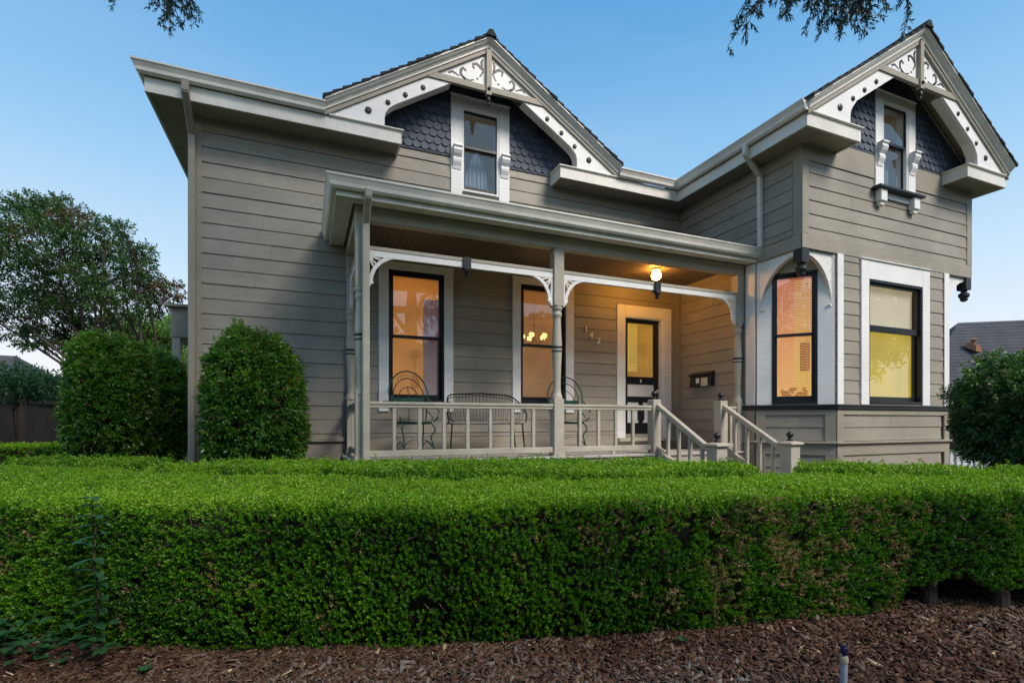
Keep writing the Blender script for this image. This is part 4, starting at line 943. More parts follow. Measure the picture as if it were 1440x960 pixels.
    rnd = np.tile(base, k) + np.repeat(np.linspace(-.12, .16, k), nn) + RNG.normal(0, .09, nn * k); rnd = np.clip(rnd, 0, .88)
    dn = .30 * vnoise(C, 4.5, 61) + .35 * vnoise(C, 13, 62) + .35 * vnoise(C, 32, 64); dr = dry(C) if callable(dry) else dry
    isd = np.tile((dn > .74 - dr) & (kd < .5), k) & (RNG.uniform(0, 1, nn * k) < .6); rnd = np.where(isd, RNG.uniform(.91, .99, nn * k), rnd)
    sp = (RNG.uniform(0, 1, nn * k) < .004) & (np.tile(kd, k) < .5); rnd = np.where(sp, RNG.uniform(.96, 1, nn * k), rnd)
    off = (float(cen[0]), float(cen[1]), GZ)
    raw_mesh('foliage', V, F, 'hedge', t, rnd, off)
    # twigs inside
    m = int(Lf * 2600); i = RNG.integers(0, nn, m); B = C[i] - D[i] * .09 + RNG.normal(0, .03, (m, 3)); V, F = leaves(B, D[i] * .6 + RNG.normal(0, .5, (m, 3)), .11, .005, None)
    raw_mesh('twigs', V, F, 'twigs', t, RNG.uniform(.0, 1, m), off)
    # shaded woody core
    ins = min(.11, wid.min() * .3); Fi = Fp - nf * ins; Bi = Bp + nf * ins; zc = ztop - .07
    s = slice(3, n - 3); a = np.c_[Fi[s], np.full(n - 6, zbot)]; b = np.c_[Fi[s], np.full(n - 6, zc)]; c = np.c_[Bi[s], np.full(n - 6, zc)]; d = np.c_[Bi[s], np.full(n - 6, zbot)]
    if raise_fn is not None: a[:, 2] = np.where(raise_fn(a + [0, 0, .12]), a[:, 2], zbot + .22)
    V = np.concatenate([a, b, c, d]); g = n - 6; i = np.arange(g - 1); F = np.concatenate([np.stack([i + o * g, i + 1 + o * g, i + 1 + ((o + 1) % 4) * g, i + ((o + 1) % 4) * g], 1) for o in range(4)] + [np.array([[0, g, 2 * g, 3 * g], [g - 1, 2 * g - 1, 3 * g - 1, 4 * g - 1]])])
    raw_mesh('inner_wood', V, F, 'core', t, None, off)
    return t
def dryf(P): return .02 + .22 * np.clip(1 - np.abs(P[:, 0] - 2.9) / 1.6, 0, 1)
F1 = [(-6.0, 7.4), (-3.3, 5.3), (-1.75, 4.12), (-.6, 3.52), (.70, 3.02), (2.3, 2.62), (3.85, 2.36), (4.75, 2.02), (6.6, 1.1)]
B1 = [(-5.2, 9.4), (-3.0, 7.2), (-.85, 5.35), (.15, 4.62), (.98, 4.22), (3.3, 3.46), (4.25, 3.25), (5.4, 2.75), (7.4, 1.7)]
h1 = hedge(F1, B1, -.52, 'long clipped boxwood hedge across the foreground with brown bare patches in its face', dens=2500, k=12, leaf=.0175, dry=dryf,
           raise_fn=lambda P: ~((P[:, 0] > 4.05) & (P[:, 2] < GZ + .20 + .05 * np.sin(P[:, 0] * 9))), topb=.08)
for i, (x, y) in enumerate(((4.42, 2.36), (4.86, 2.12), (5.3, 1.95), (5.8, 1.7))):
    MB().tube([(x, y, GZ - .02), (x + .01, y, GZ + .2), (x, y + .02, GZ + .34)], [.055, .045, .04], 9).build('trunk', 'bark', h1)
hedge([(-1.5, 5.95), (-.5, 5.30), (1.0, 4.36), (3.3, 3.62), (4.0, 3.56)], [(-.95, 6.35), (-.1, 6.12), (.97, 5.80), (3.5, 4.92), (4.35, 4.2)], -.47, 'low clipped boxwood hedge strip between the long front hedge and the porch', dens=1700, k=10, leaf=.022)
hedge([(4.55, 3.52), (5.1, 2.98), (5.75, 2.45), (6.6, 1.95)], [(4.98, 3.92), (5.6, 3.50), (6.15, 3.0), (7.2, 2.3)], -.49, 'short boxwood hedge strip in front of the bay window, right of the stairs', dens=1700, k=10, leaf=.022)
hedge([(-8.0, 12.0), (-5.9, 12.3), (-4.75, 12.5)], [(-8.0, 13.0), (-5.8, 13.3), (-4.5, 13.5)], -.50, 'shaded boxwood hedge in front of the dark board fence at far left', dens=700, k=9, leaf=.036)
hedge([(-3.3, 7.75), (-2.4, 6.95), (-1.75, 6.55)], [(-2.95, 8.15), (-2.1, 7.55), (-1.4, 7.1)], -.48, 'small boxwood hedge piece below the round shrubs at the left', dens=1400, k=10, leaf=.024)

# ================================================================== SHRUBS AND TREES
def shrub(loc, rx, rz, zc, label, mat, leaf=.055, n=2600, k=9, taper=.0, stray=60, seed=1, trunk=True, group=None, tint=0, ry=None, ex=1.0, cat='shrub', width=.45, rough=.17):
    t = thing('round_shrub', (loc[0], loc[1], GZ), label, cat, group); off = (loc[0], loc[1], GZ); c = np.array([loc[0], loc[1], zc]); ry = ry or rx
    d = unit(RNG.normal(size=(n, 3))); sc = np.array([rx, ry, rz]); sp = np.sign(d) * np.abs(d) ** (1 - (ex - 1) * .5); sp = sp / (np.abs(sp) ** (2 * ex)).sum(1, keepdims=True) ** (1 / (2 * ex))
    wide = 1 - taper * np.clip(sp[:, 2], -1, 1); P = sp * sc; P[:, :2] *= wide[:, None]
    nz = vnoise(d + seed * 5, 2.2, seed) - .5; n2 = vnoise(d + seed * 5, 6.5, seed + 3) - .5; rad = 1 + rough * 1.1 * nz + rough * 1.3 * n2 - RNG.uniform(0, 1, n) ** 2 * .18
    C = c + P * rad[:, None]; nr = unit(P / sc ** 2)
    V, F = tufts(C, nr + [0, 0, .25] + RNG.normal(0, .25, (n, 3)), k, leaf * 1.5, leaf, leaf * width, (30, 80), .2)
    top = np.clip((sp[:, 2] + .2), 0, 1); base = .30 + tint + .20 * top + .25 * n2 + .2 * nz  # sunlight from above put into leaf colour, lighter towards the top
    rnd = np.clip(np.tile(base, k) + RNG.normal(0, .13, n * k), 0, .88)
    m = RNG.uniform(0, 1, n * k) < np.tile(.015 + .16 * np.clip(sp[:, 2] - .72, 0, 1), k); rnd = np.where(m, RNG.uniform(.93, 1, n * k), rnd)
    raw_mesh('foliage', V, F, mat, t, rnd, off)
    if stray:
        i = RNG.integers(0, n, stray); i = i[nr[i][:, 2] > -.3]; Bq = C[i]; dr = unit(nr[i] + [0, 0, .9] + RNG.normal(0, .2, (len(i), 3))); Cs = np.concatenate([Bq + dr * s for s in (.03, .07, .11)]); Ds = np.concatenate([dr] * 3)
        V, F = tufts(Cs, Ds, 6, .04, leaf * .85, leaf * width * .8, (30, 70)); raw_mesh('new_shoots', V, F, mat, t, np.clip(RNG.normal(.75, .18, len(F)), .4, 1), off)
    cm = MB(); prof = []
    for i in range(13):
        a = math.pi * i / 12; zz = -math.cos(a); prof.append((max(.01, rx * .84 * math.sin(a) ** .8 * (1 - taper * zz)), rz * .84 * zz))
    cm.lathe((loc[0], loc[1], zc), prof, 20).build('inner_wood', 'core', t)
    if trunk:
        for j in range(3): MB().tube([(loc[0] + .1 * (j - 1), loc[1], GZ), (loc[0] + .14 * (j - 1), loc[1], zc - rz * .5)], [.04, .03], 8).build('trunk', 'bark', t)
    return t
shrub((-.58, 7.02), .52, .92, .16, 'tall egg-shaped glossy shrub against the siding, reddish shoots on its crown', 'shrub', leaf=.052, n=4800, k=9, taper=.07, ex=1.3, seed=2, stray=150, tint=.04)
shrub((-2.66, 9.08), .48, .94, .30, 'rounded glossy shrub left of the house, the larger one nearer the fence', 'shrub', leaf=.052, n=4300, k=9, taper=.04, ex=1.2, seed=5, stray=120, tint=.05)
shrub((-2.42, 10.8), .42, .98, .20, 'rounded shrub with orange tinted side tucked behind the larger one', 'shrub', leaf=.07, n=1700, k=9, taper=.08, seed=9, stray=90, tint=.26)
shrub((7.72, 2.95), .80, .66, .08, 'dark bushy shrub at the right edge beside the bay window', 'dshrub', leaf=.055, n=4200, k=9, taper=.12, seed=14, stray=260, rough=.3)

def tree(loc, clumps, mat, label, leaf=.09, per=240, stems=3, h0=1.5, r0=.14, name='tree', tint=0, brown=0., k=7, group=None, spread=.35, lw=.5, fine=0):
    x, y = loc; t = thing(name, (x, y, GZ), label, 'tree', group); off = (x, y, GZ); Cs = []; Ds = []; br = []
    tr = MB(); lb = MB()
    for j in range(stems):
        a = j * 6.28 / stems + .4; e = Vector((x + spread * math.cos(a) * (stems > 1), y + spread * math.sin(a) * (stems > 1), GZ + h0)); b0 = Vector((x + .06 * math.cos(a), y + .06 * math.sin(a), GZ - .1))
        tr.tube([b0, b0.lerp(e, .5) + Vector((random.uniform(-.05, .05), 0, 0)), e], [r0, r0 * .8, r0 * .65], 9)
        for i, (c, rr) in enumerate(clumps):
            if i % stems != j: continue
            c = Vector(c); mid = e.lerp(c, .5) + Vector((random.uniform(-.2, .2), random.uniform(-.2, .2), .25))
            lb.tube([e, mid, c], [r0 * .5, r0 * .3, r0 * .1], 6)
            for q in range(5 + fine):
                d = Vector((random.gauss(0, 1), random.gauss(0, 1), random.gauss(.3, .7))).normalized(); st_ = mid.lerp(c, random.uniform(.1, 1)); lb.tube([st_, st_.lerp(c + d * rr * .8, .6), c + d * rr * .85], [r0 * .14, r0 * .09, r0 * .03], 4)
    tr.build('trunk', 'bark', t, smooth=True); lb.build('limbs', 'bark', t)
    for i, (c, rr) in enumerate(clumps):
        m = int(per * rr ** 1.6); d = unit(RNG.normal(size=(m, 3))); P = np.array(c) + d * np.array([1.15, 1.15, .62]) * rr * (RNG.uniform(.15, 1.0, m) ** .55)[:, None]
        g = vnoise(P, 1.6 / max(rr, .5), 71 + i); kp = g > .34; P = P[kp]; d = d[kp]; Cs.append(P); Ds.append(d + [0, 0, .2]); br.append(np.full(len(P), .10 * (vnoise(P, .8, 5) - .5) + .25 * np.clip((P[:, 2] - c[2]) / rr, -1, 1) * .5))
    C = np.concatenate(Cs); D = unit(np.concatenate(Ds)); br = np.concatenate(br); V, F = tufts(C, D + RNG.normal(0, .4, D.shape), k, leaf * 2.2, leaf, leaf * lw, (30, 80), .2)
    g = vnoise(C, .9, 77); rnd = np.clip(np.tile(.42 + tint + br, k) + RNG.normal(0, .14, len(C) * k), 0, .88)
    isb = np.tile(g > 1 - brown, k) & (RNG.uniform(0, 1, len(rnd)) < .55); rnd = np.where(isb, RNG.uniform(.92, 1, len(rnd)), rnd)
    raw_mesh('crown', V, F, mat, t, rnd, off); return t
def unp(px, py, f):
    u = (px - 720) / 708; v = (592 - py) / 708; return (f * (.379 + .925 * u), f * (.925 - .379 * u), f * v)
# crape myrtle at left, its crown built of many clumps
random.seed(3); cl = []
for px, py, r in ((20, 305, .7), (60, 300, .7), (100, 315, .75), (130, 345, .8), (165, 350, .55), (60, 345, 1.0), (15, 360, 1.0), (105, 385, 1.0), (150, 395, .9), (190, 375, .5), (205, 405, .6), (235, 408, .42), (30, 410, 1.1), (80, 430, 1.0), (125, 440, .9), (170, 430, .7), (215, 432, .4), (15, 455, .8), (60, 475, .7), (110, 480, .6), (150, 470, .6), (-40, 330, 1.1), (-60, 420, 1.2), (-100, 370, 1.4), (200, 355, .3), (175, 325, .25), (90, 290, .4), (40, 285, .4), (148, 318, .3)):
    c = unp(px, py, 16.5 + random.uniform(-1.2, 1.4)); cl.append((c, r))
b0 = unp(178, 592, 16.5)
tree((b0[0], b0[1]), cl, 'myrtle', 'spreading multi-stem tree with reddish brown tinged leaves at the far left', leaf=.10, per=430, stems=5, h0=2.6, r0=.10, name='deciduous_tree', brown=.17, spread=1.0, fine=4, k=9)
def blob(px, py, f, rs, n, s): 
    random.seed(s); out = []
    for i in range(n):
        out.append((unp(px + random.uniform(-1, 1) * rs[0], py + random.uniform(-1, 1) * rs[1], f + random.uniform(-1, 1)), random.uniform(.6, 1.05) * f / 22))
    return out
b0 = unp(215, 592, 22); tree((b0[0], b0[1]), blob(214, 492, 22, (46, 38), 20, 4), 'lime', 'bright yellow-green tree seen between the round shrubs and the house corner', leaf=.12, per=300, stems=1, h0=1.8, r0=.16, name='deciduous_tree')
b0 = unp(60, 592, 26); tree((b0[0], b0[1]), blob(70, 548, 26, (45, 8), 9, 6), 'shrub', 'dark green tree low behind the board fence and grey roof', leaf=.13, per=260, stems=1, h0=1.8, r0=.16, name='deciduous_tree', tint=-.05)
b0 = unp(258, 592, 19); tree((b0[0], b0[1]), blob(258, 545, 19, (12, 40), 9, 8), 'lime', 'light green shrubby tree glimpsed behind the side porch post', leaf=.11, per=280, stems=1, h0=1.2, r0=.1, name='deciduous_tree', tint=-.1)
b0 = unp(30, 592, 10.5); tree((b0[0] - .3, b0[1] + .4), [(unp(p, q, 10.4), r) for p, q, r in ((10, 528, .38), (35, 535, .36), (55, 545, .32), (20, 545, .3), (70, 540, .22))], 'broad', 'feathery green vine spilling over the top of the dark board fence', leaf=.09, per=900, stems=1, h0=1.6, r0=.014, name='climbing_plant', lw=.3, tint=.1)

# overhanging tree above and behind the camera: limbs reach into the top of the frame
def overhang():
    x, y = 3.6, -2.2; t = thing('overhanging_tree', (x, y, GZ), 'dark feathery leaved tree whose twigs hang into the sky at the top edge', 'tree'); off = (x, y, GZ)
    MB().tube([(x, y, GZ - .1), (x - .1, y + .1, 1.2), (x - .15, y + .3, 4.0), (x - .2, y + .5, 7.0)], [.30, .24, .19, .10], 12).build('trunk', 'bark', t, smooth=True)
    lm = MB(); Cs = []; Ds = []; random.seed(21)
    limbs = [[(x - .15, y + .25, 3.2), (3.4, .2, 3.9), (3.45, 1.6, 3.75), (3.42, 2.45, 3.35)], [(x - .15, y + .2, 3.0), (1.4, .5, 4.6), (-.3, 2.6, 4.2), (-1.0, 4.0, 3.62)]]
    for L0 in limbs: lm.tube(L0, [.09, .06, .035, .012], 8)
    def spray(p, d, ln):
        p = Vector(p); d = Vector(d).normalized(); pts = [p.copy()]; k = 7
        for i in range(k):
            d = (d + Vector((random.gauss(0, .10), random.gauss(0, .10), -.07))).normalized(); p = p + d * ln / k; pts.append(p.copy())
        lm.tube(pts, [.005 * (1 - i / (k + 1)) + .001 for i in range(k + 1)], 4, cap=False)
        for i in range(1, k + 1):
            for s in (0, 1):
                sd = Vector((random.gauss(0, 1), random.gauss(0, 1), random.gauss(-.35, .5))).normalized(); q = pts[i]; l2 = ln * random.uniform(.16, .38) * (1 - i / (k + 4)); e = q + (sd * .8 + d * .7).normalized() * l2
                lm.tube([q, e], [.002, .0008], 3, cap=False); m = max(3, int(l2 / .012))
                for j in range(m): Cs.append(q.lerp(e, (j + .5) / m)); Ds.append((e - q).normalized())
    for i in range(40):
        cpx = random.gauss(1160, 48); f = random.uniform(2.9, 3.6); zt = random.uniform(-95, -8); a = unp(cpx, zt, f); tx = cpx + random.gauss(0, 34); ty = random.uniform(-10, 50) * (1 - .5 * abs(cpx - 1165) / 120); e = unp(tx, ty, f + random.uniform(-.1, .2))
        dv = Vector(e) - Vector(a); spray(a, dv, max(.25, dv.length))
        lm.tube([limbs[0][2 + (i % 2)], a], [.010, .005], 4)
    for i in range(13):
        cpx = random.choice([150, 235, 240, 262]) + random.gauss(0, 12); f = random.uniform(3.2, 3.8); a = unp(cpx, random.uniform(-80, -20), f); e = unp(cpx + random.gauss(8, 22), (random.uniform(8, 26) if cpx > 200 else random.uniform(-4, 6)), f); dv = Vector(e) - Vector(a); spray(a, dv, dv.length)
        lm.tube([limbs[1][3], a], [.010, .005], 4)
    shade_crown = []  # high crown out of view, added to shade the left wall
    for i in range(17):
        d = Vector((random.gauss(0, 1), random.gauss(0, 1), random.gauss(0, .7))).normalized() * random.uniform(.4, 3.2); c = Vector((x - 1.6, y + .7, 11.2)) + d; shade_crown.append(c)
        lm.tube([(x - .2, y + .5, 6.9), ((x - .2 + c.x) / 2, (y + .5 + c.y) / 2, (7.6 + c.z) / 2), c], [.08, .05, .02], 6)
    lm.build('limbs', 'twig', t)
    CP = np.concatenate([np.array(c) + RNG.normal(0, .42, (420, 3)) for c in shade_crown]); V, F = tufts(CP, RNG.normal(size=CP.shape) + [0, 0, -.2], 4, .1, .14, .06, (30, 80), .1)
    raw_mesh('crown', V, F, 'conifer', t, np.clip(RNG.normal(.5, .2, len(F)), 0, .88), off)
    C = np.array([tuple(c) for c in Cs]); D = np.array([tuple(c) for c in Ds]); V, F = tufts(C, D, 3, .012, .030, .008, (15, 50), .1)
    raw_mesh('foliage', V, F, 'conifer', t, np.clip(RNG.normal(.45, .2, len(F)), 0, .88), off)
overhang()
# street trees on the other side of the road (they show as reflections in the glass)
def ball(c, R0, n, s):
    random.seed(s); out = []
    for i in range(n):
        d = Vector((random.gauss(0, 1), random.gauss(0, 1), random.gauss(0, .8))).normalized() * R0 * random.uniform(.3, 1); out.append(((c[0] + d.x, c[1] + d.y, c[2] + d.z * .8), R0 * random.uniform(.25, .42)))
    return out
tree((-9, -13), ball((-9, -13, 4.2), 3.6, 18, 1), 'shrub', 'large leafy street tree across the road reflected in the left porch window', leaf=.2, per=120, stems=1, h0=2.5, r0=.25, name='street_tree', lw=.6)
tree((-1.5, -16), ball((-1.5, -16, 4.5), 3.4, 18, 2), 'shrub', 'rounded street tree across the road reflected in the middle porch window', leaf=.2, per=120, stems=1, h0=2.5, r0=.25, name='street_tree', lw=.6)

tree((21, -3.5), ball((21, -3.5, 4.0), 3.6, 18, 5), 'shrub', 'unseen street tree added at right to block sky reflected in the big bay window', leaf=.2, per=120, stems=1, h0=2.0, r0=.25, name='street_tree', lw=.6)  # added out of view to keep bright sky out of the bay reflection
def horizon_screen():  # added planting out of view, screens the bright horizon from the panes
    n = 48000; X = RNG.uniform(-32, 34, n); hgt = 5.0 + 5.5 * vnoise(np.c_[X, X * 0, X * 0], .25, 4); Z = GZ + hgt * RNG.uniform(0, 1, n) ** .8; Y = -19.5 + RNG.normal(0, .8, n) - .15 * np.abs(X) * 0
    C = np.c_[X, Y, Z]; V, F = tufts(C, RNG.normal(size=(n, 3)) + [0, .6, .4], 5, .2, .30, .18, (30, 80), .1)
    o = raw_mesh('shrubbery', V, F, 'shrub', None, np.clip(RNG.normal(.3, .15, len(F)), 0, .88)); tag(o, 'unseen mass of dark shrubbery added across the road to block horizon mirrored in the panes', 'shrubbery', kind='stuff')
horizon_screen()
# broad-leaved sapling growing through the hedge face at left and ivy at its foot
sp = thing('sapling', (-1.28, 3.55, GZ), 'dark broad-leaved sapling poking out of the hedge face at the left', 'sapling')
def broad(name, mat, t, items, off, n=5):
    V = []; F = []
    for p, d, ln, w in items:
        p = Vector(p); d = Vector(d).normalized(); s = d.cross(Vector((0, 0, 1))).normalized(); u = s.cross(d); k = 6; b = len(V)
        for i in range(k + 1):
            t_ = i / k; ww = w * math.sin(math.pi * min(1, t_ * .93 + .05)) ** .8 * (1 if i < k else 0); c = p + d * ln * t_ + u * (-.18 * ln * t_ * t_)
            V += [c - s * ww / 2 + u * ww * .18, c - u * .0, c + s * ww / 2 + u * ww * .18]
        for i in range(k):
            for j in (0, 1): F.append((b + i * 3 + j, b + i * 3 + j + 1, b + (i + 1) * 3 + j + 1, b + (i + 1) * 3 + j))
    o = raw_mesh(name, np.array([tuple(v) for v in V]), np.array(F), mat, t, np.clip(RNG.normal(.5, .15, len(F)), 0, .88), off); return o
random.seed(5); st = [Vector(unp(*q)) for q in ((128, 905, 2.92), (140, 850, 2.82), (132, 790, 2.80), (135, 740, 2.84), (128, 700, 2.86))]
MB().tube(st, [.006, .005, .004, .003, .002], 6).build('stem', 'twig', sp)
it = []
for i in range(13):
    t_ = .05 + .95 * i / 12; q = t_ * 4; j = min(int(q), 3); p = st[j].lerp(st[j + 1], q - j)
    for sg in (-1, 1):
        it.append((p, Vector((.925 * sg * .8 + random.gauss(0, .15), -.379 * sg * .8 - .5 + random.gauss(0, .2), random.uniform(-.1, .35))), random.uniform(.08, .125) * (1 if i < 11 else .7), random.uniform(.035, .05)))
[broad('leaf', 'broad', sp, [q_], tuple(sp.location)) for q_ in it]
it = []
for i in range(420):
    px = random.uniform(-260, 165); py = random.uniform(862, 935) + max(0, (60 - px)) * .02; 
    if px > 100 and random.random() < .4: continue
    p = unp(px, py, 3.0 + random.uniform(-.25, .25)); p = (p[0], p[1], max(p[2], GZ + random.uniform(.01, .10))); a = random.uniform(0, 6.28); it.append((p, (math.cos(a), math.sin(a), random.uniform(-.1, .5)), random.uniform(.05, .085), random.uniform(.035, .055)))
iv = broad('ivy_patch', 'broad', None, it, (-1.55, 3.2, GZ)); tag(iv, 'low dark ivy creeping over the mulch at the bottom left corner', 'ivy', kind='stuff')
# a few fallen leaves and seedlings on the mulch
for i, (px, py, lab) in enumerate(((1255, 872, 'largest curled brown leaf lying at the foot of the hedge'), (1222, 850, 'brown fallen leaf against the hedge foot near the hedge trunks'), (700, 925, 'dull brown fallen leaf on the mulch below the middle of the hedge'))):
    p = unp(px, py, GZ / ((592 - py) / 708)); o = broad('fallen_leaf', M and 'chips', None, [((p[0], p[1], GZ + .02), (math.cos(i * 2.2), math.sin(i * 2.2), .12), .11, .06)], (p[0], p[1], GZ)); tag(o, lab, 'leaf')

for i, (px, py, lab) in enumerate(((203, 947, 'tiny green seedling in the mulch near the bottom left'), (960, 905, 'small green seedling at the hedge foot near the middle right'))):
    p = unp(px, py, GZ / ((592 - py) / 708)); o = broad('seedling', 'broad', None, [((p[0], p[1], GZ + .01), (math.cos(a), math.sin(a), .9), .055, .028) for a in (0, 1.3, 2.5, 3.9, 5.1)], (p[0], p[1], GZ)); tag(o, lab, 'seedling')
# sprinkler riser
sr = thing('sprinkler', tuple(unp(1188, 592, 2.36)[:2]) + (GZ,), 'grey irrigation riser pipe with dark nozzle standing in the mulch', 'sprinkler')
bx, by, _ = unp(1187, 592, 2.36)
MB().tube([(bx - .012, by, GZ - .05), (bx, by, -1.125)], .0150, 14).build('pipe', 'pipe', sr, smooth=True)
MB().lathe((bx, by, -1.13), [(.0165, 0), (.018, .004), (.018, .025), (.015, .03)], 14).build('collar', 'cream', sr, smooth=True)
MB().lathe((bx, by, -1.094), [(.010, 0), (.010, .010), (.016, .012), (.016, .036), (.011, .040), (.011, .046)], 14).build('nozzle', 'navy', sr, smooth=True)

# ================================================================== NEIGHBOURS
# board fence along the left boundary
fe = thing('board_fence', (-6.5, 15.5, GZ), 'dark weathered vertical board fence along the left boundary', 'fence'); y = 11.0; mb = MB()
while y < 18.0: mb.box(-6.52 + random.uniform(-.012, .012), -6.495, y, y + .145, GZ, .66 + random.uniform(-.02, .02)); y += .152
mb.build('boards', 'fence', fe); MB().box(-6.50, -6.44, 11, 18, .68, .76).box(-6.49, -6.45, 11, 18, .45, .54).build('rail', 'fence', fe)
for y in (11.2, 13.6, 16.0, 18.1): MB().box(-6.50, -6.38, y - .06, y + .06, GZ, .95 if y > 18 else .72).build('post', 'fence', fe)
pg = thing('pergola', (-7.5, 18.2, GZ), 'small dark slatted pergola top above the fence corner', 'pergola')
MB().box(-9, -6.4, 18.2, 18.3, 1.05, 1.17).box(-9, -6.4, 19.6, 19.7, 1.05, 1.17).build('beam', 'fence', pg)
for i in range(8): MB().box(-8.8 + i * .33, -8.74 + i * .33, 17.9, 20, 1.17, 1.26).build('slat', 'fence', pg)
for x in (-8.9, -6.5): MB().box(x, x + .1, 18.2, 18.3, GZ, 1.05).build('post', 'fence', pg)
def hip_house(name, cx, cy, w, d, ze, zr, label, ridge=.4, rot=0, wallm='farwall'):
    t = thing(name, (cx, cy, GZ), label, 'house'); c, s = math.cos(rot), math.sin(rot)
    def q(x, y, z): return (cx + c * x - s * y, cy + s * x + c * y, z)
    MB().add([q(*p) for p in [(-w / 2, -d / 2, GZ), (w / 2, -d / 2, GZ), (w / 2, d / 2, GZ), (-w / 2, d / 2, GZ), (-w / 2, -d / 2, ze), (w / 2, -d / 2, ze), (w / 2, d / 2, ze), (-w / 2, d / 2, ze)]], [(0, 1, 5, 4), (1, 2, 6, 5), (2, 3, 7, 6), (3, 0, 4, 7)]).build('wall', wallm, t)
    e = .5; r = w * ridge / 2
    rf = MB().add([q(*p) for p in [(-w / 2 - e, -d / 2 - e, ze), (w / 2 + e, -d / 2 - e, ze), (w / 2 + e, d / 2 + e, ze), (-w / 2 - e, d / 2 + e, ze), (-r, 0, zr), (r, 0, zr)]], [(0, 1, 5, 4), (1, 2, 5), (2, 3, 4, 5), (3, 0, 4), (0, 3, 2, 1)])
    # course lines of shingles, front slope
    n = 26
    for i in range(n):
        a = i / n; b = (i + 1) / n; f0 = lambda u, v: (u[0] + (v[0] - u[0]) * a, u[1] + (v[1] - u[1]) * a, u[2] + (v[2] - u[2]) * a); f1 = lambda u, v: (u[0] + (v[0] - u[0]) * b, u[1] + (v[1] - u[1]) * b, u[2] + (v[2] - u[2]) * b)
        A = (-w / 2 - e, -d / 2 - e, ze); B = (w / 2 + e, -d / 2 - e, ze); C2 = (r, 0, zr); D2 = (-r, 0, zr)
        p0, p1, p2, p3 = f0(A, D2), f0(B, C2), f1(B, C2), f1(A, D2); up = .045
        rf.add([q(p0[0], p0[1], p0[2] + up), q(p1[0], p1[1], p1[2] + up), q(p2[0], p2[1], p2[2] + .012), q(p3[0], p3[1], p3[2] + .012), q(p0[0], p0[1], p0[2]), q(p1[0], p1[1], p1[2])], [(0, 1, 2, 3), (0, 4, 5, 1)])
    rf = rf.build('roof', 'farroof', t); return t, q, rf
c = unp(1440, 592, 26); t, q, rf = hip_house('neighbour_house', c[0] + 3.6, c[1] + 1.5, 15, 9, .55, 5.75, 'neighbour house with broad dark grey shingle roof at the right, two rusty vents on it', ridge=.42, rot=R(-36), wallm='fence')
for dx, dz in ((-3.4, .66),):
    a = dz; pos = q(dx, -4.5 * (1 - a) - .3, 0.55 + 5.2 * a + .02)
    MB().hexa([(pos[0] - .28, pos[1] - .25, pos[2] - .2), (pos[0] + .28, pos[1] - .25, pos[2] - .2), (pos[0] - .28, pos[1] + .25, pos[2] + .1), (pos[0] + .28, pos[1] + .25, pos[2] + .1), (pos[0] - .2, pos[1] - .22, pos[2] + .15), (pos[0] + .2, pos[1] - .22, pos[2] + .15), (pos[0] - .2, pos[1] + .2, pos[2] + .35), (pos[0] + .2, pos[1] + .2, pos[2] + .35)]).lathe((pos[0], pos[1], pos[2] + .1), [(.1, 0), (.1, .35), (.2, .37), (.02, .5)], 10).build('vent', 'vent', rf)
c = unp(-30, 592, 30); hip_house('neighbour_house', c[0] - 2, c[1] + 2, 11, 8, 1.9, 4.2, 'neighbour house with low blue-grey roof behind the fence at far left', ridge=.5, rot=R(10))
# picket fence right of the bay
pk = thing('picket_fence', (12, 5.6, GZ), 'white picket fence between the bay and the dark shrub at right', 'fence')
MB().box(10.55, 15.5, 5.66, 5.70, -.85, -.78).box(10.55, 15.5, 5.66, 5.70, -1.25, -1.18).build('rail', 'picket', pk)
x = 10.6
while x < 15.4:
    MB().prism([(x, GZ + .05), (x + .10, GZ + .05), (x + .10, -.66), (x + .05, -.58), (x, -.66)], -5.66, -5.635, Fr((0, 0), (1, 0), (0, -1))).build('picket', 'picket', pk); x += .205
# meter by the left corner
gm = thing('utility_meter', (-1.72, 8.4, GZ), 'small blue-grey utility meter standing by the left house corner', 'meter')
MB().box(-1.80, -1.62, 8.3, 8.45, -1.1, -.78).lathe((-1.71, 8.37, -.78), [(.06, 0), (.06, .06), (.03, .09)]).build('body', 'bluep', gm, bevel=.02); MB().tube([(-1.86, 8.4, GZ), (-1.86, 8.4, -.7), (-1.75, 8.4, -.62), (-1.71, 8.4, -.7)], .022, 8).tube([(-1.60, 8.4, GZ), (-1.60, 8.4, -.85)], .022, 8).build('pipe', 'pipe', gm)
# narrow ledges on the base of the wall
for x0, x1 in ((-.55, -.2), (.0, .28), (.34, .52)): pass

# ================================================================== SKY, SUN, CAMERA
EL, AZ = R(46), R(155)       # the low evening sun stands behind the camera, to the right
w = bpy.data.worlds.new('World'); scene.world = w; w.use_nodes = True; nt = w.node_tree; bg = nt.nodes['Background']
sky = nt.nodes.new('ShaderNodeTexSky'); sky.sky_type = 'NISHITA'; sky.sun_disc = False; sky.sun_elevation = EL; sky.sun_rotation = AZ; sky.air_density = 1.0; sky.dust_density = .6; sky.ozone_density = 2.0
sc = N(nt, 'ShaderNodeVectorMath', operation='SCALE'); sc.inputs['Scale'].default_value = .10; L(nt, sky.outputs[0], sc.inputs[0])
tc = N(nt, 'ShaderNodeTexCoord'); sx = N(nt, 'ShaderNodeSeparateXYZ'); L(nt, tc.outputs['Generated'], sx.inputs[0])
cr = N(nt, 'ShaderNodeValToRGB'); e = cr.color_ramp.elements
e[0].position = 0; e[0].color = (.93, .93, .97, 1); e[1].position = 1; e[1].color = (.05, .22, .60, 1)
for p, c in ((.09, (.90, .92, .99)), (.24, (.61, .81, .98)), (.42, (.32, .61, .92)), (.60, (.13, .41, .77))):
    q = e.new(p); q.color = c4(c)
L(nt, sx.outputs[2], cr.inputs[0])
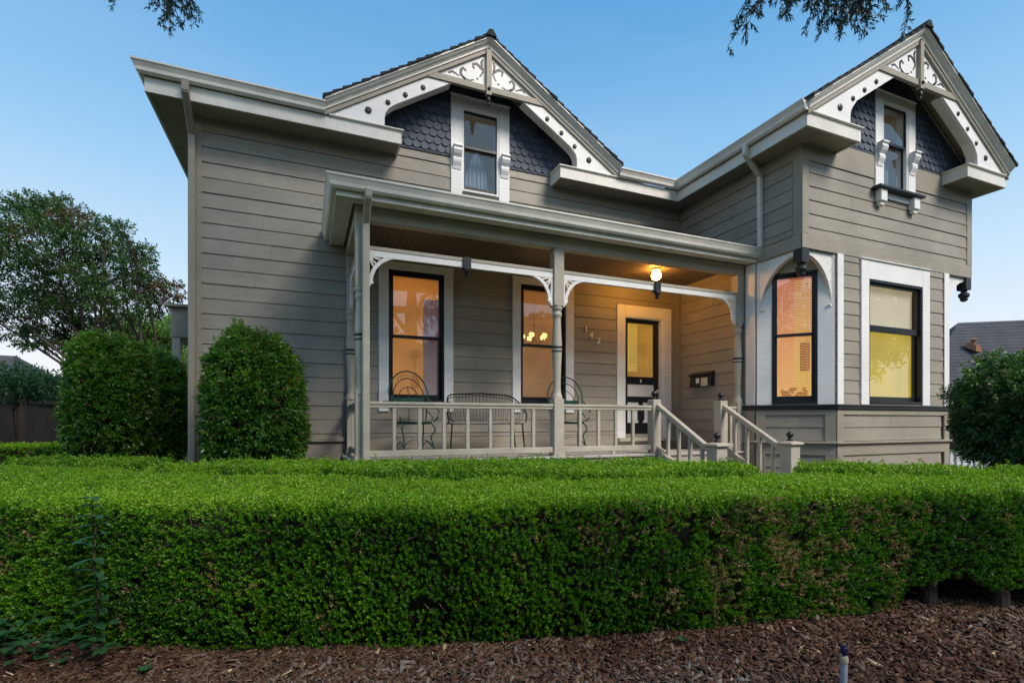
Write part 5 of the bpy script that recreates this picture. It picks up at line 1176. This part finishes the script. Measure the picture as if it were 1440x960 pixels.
mpz = N(nt, 'ShaderNodeMapping'); mpz.inputs['Scale'].default_value = (1.2, 1.2, 5); L(nt, tc.outputs['Generated'], mpz.inputs[0])
hz = N(nt, 'ShaderNodeTexNoise', Scale=1.6, Detail=7.0, Roughness=.55); L(nt, mpz.outputs[0], hz.inputs['Vector'])
hr = N(nt, 'ShaderNodeMapRange'); hr.inputs[1].default_value = .48; hr.inputs[2].default_value = .80; hr.inputs[3].default_value = 0; hr.inputs[4].default_value = .09; L(nt, hz.outputs['Fac'], hr.inputs[0])
hazy = mixc(nt, hr.outputs[0], cr.outputs[0], (.80, .86, .95, 1))
mixed = mixc(nt, .90, sc.outputs[0], hazy)
L(nt, mixed, bg.inputs['Color']); bg.inputs['Strength'].default_value = 1.06
sd = bpy.data.lights.new('sun', 'SUN'); sd.energy = 4.3; sd.angle = R(25); sd.color = (1, .90, .80)
so = bpy.data.objects.new('sun', sd); COL.objects.link(so)
S = Vector((math.sin(AZ) * math.cos(EL), math.cos(AZ) * math.cos(EL), math.sin(EL))); so.rotation_euler = S.to_track_quat('Z', 'Y').to_euler()
cam = bpy.data.cameras.new('camera'); cam.sensor_width = 36; cam.lens = 17.7; cam.shift_y = .0778; cam.clip_end = 2000; cam.clip_start = .05
co = bpy.data.objects.new('camera', cam); COL.objects.link(co); co.location = (0, 0, 0); co.rotation_euler = (R(90), 0, -math.atan2(.379, .925)); scene.camera = co
for o in scene.objects:
    if o.parent is None and o.type in ('MESH', 'EMPTY', 'CAMERA'): o.location.z += 1.4
scene.view_settings.view_transform = 'Standard'; scene.view_settings.look = 'None'; scene.view_settings.exposure = 0
scene.render.engine = 'CYCLES'; scene.cycles.max_bounces = 8; scene.cycles.transparent_max_bounces = 12
for base, g in (('round_shrub', 'rounded shrubs planted around the house'), ('hedge', 'clipped boxwood hedges'), ('street_tree', 'street trees across the road'), ('framed_picture', 'framed pictures seen through the glass'), ('deciduous_tree', 'trees behind the left boundary'), ('fallen_leaf', 'fallen leaves on the mulch'), ('seedling', 'seedlings in the mulch'), ('neighbour_house', 'neighbouring houses')):
    for o in scene.objects:
        if o.parent is None and o.name.split('.')[0] == base: o['group'] = g
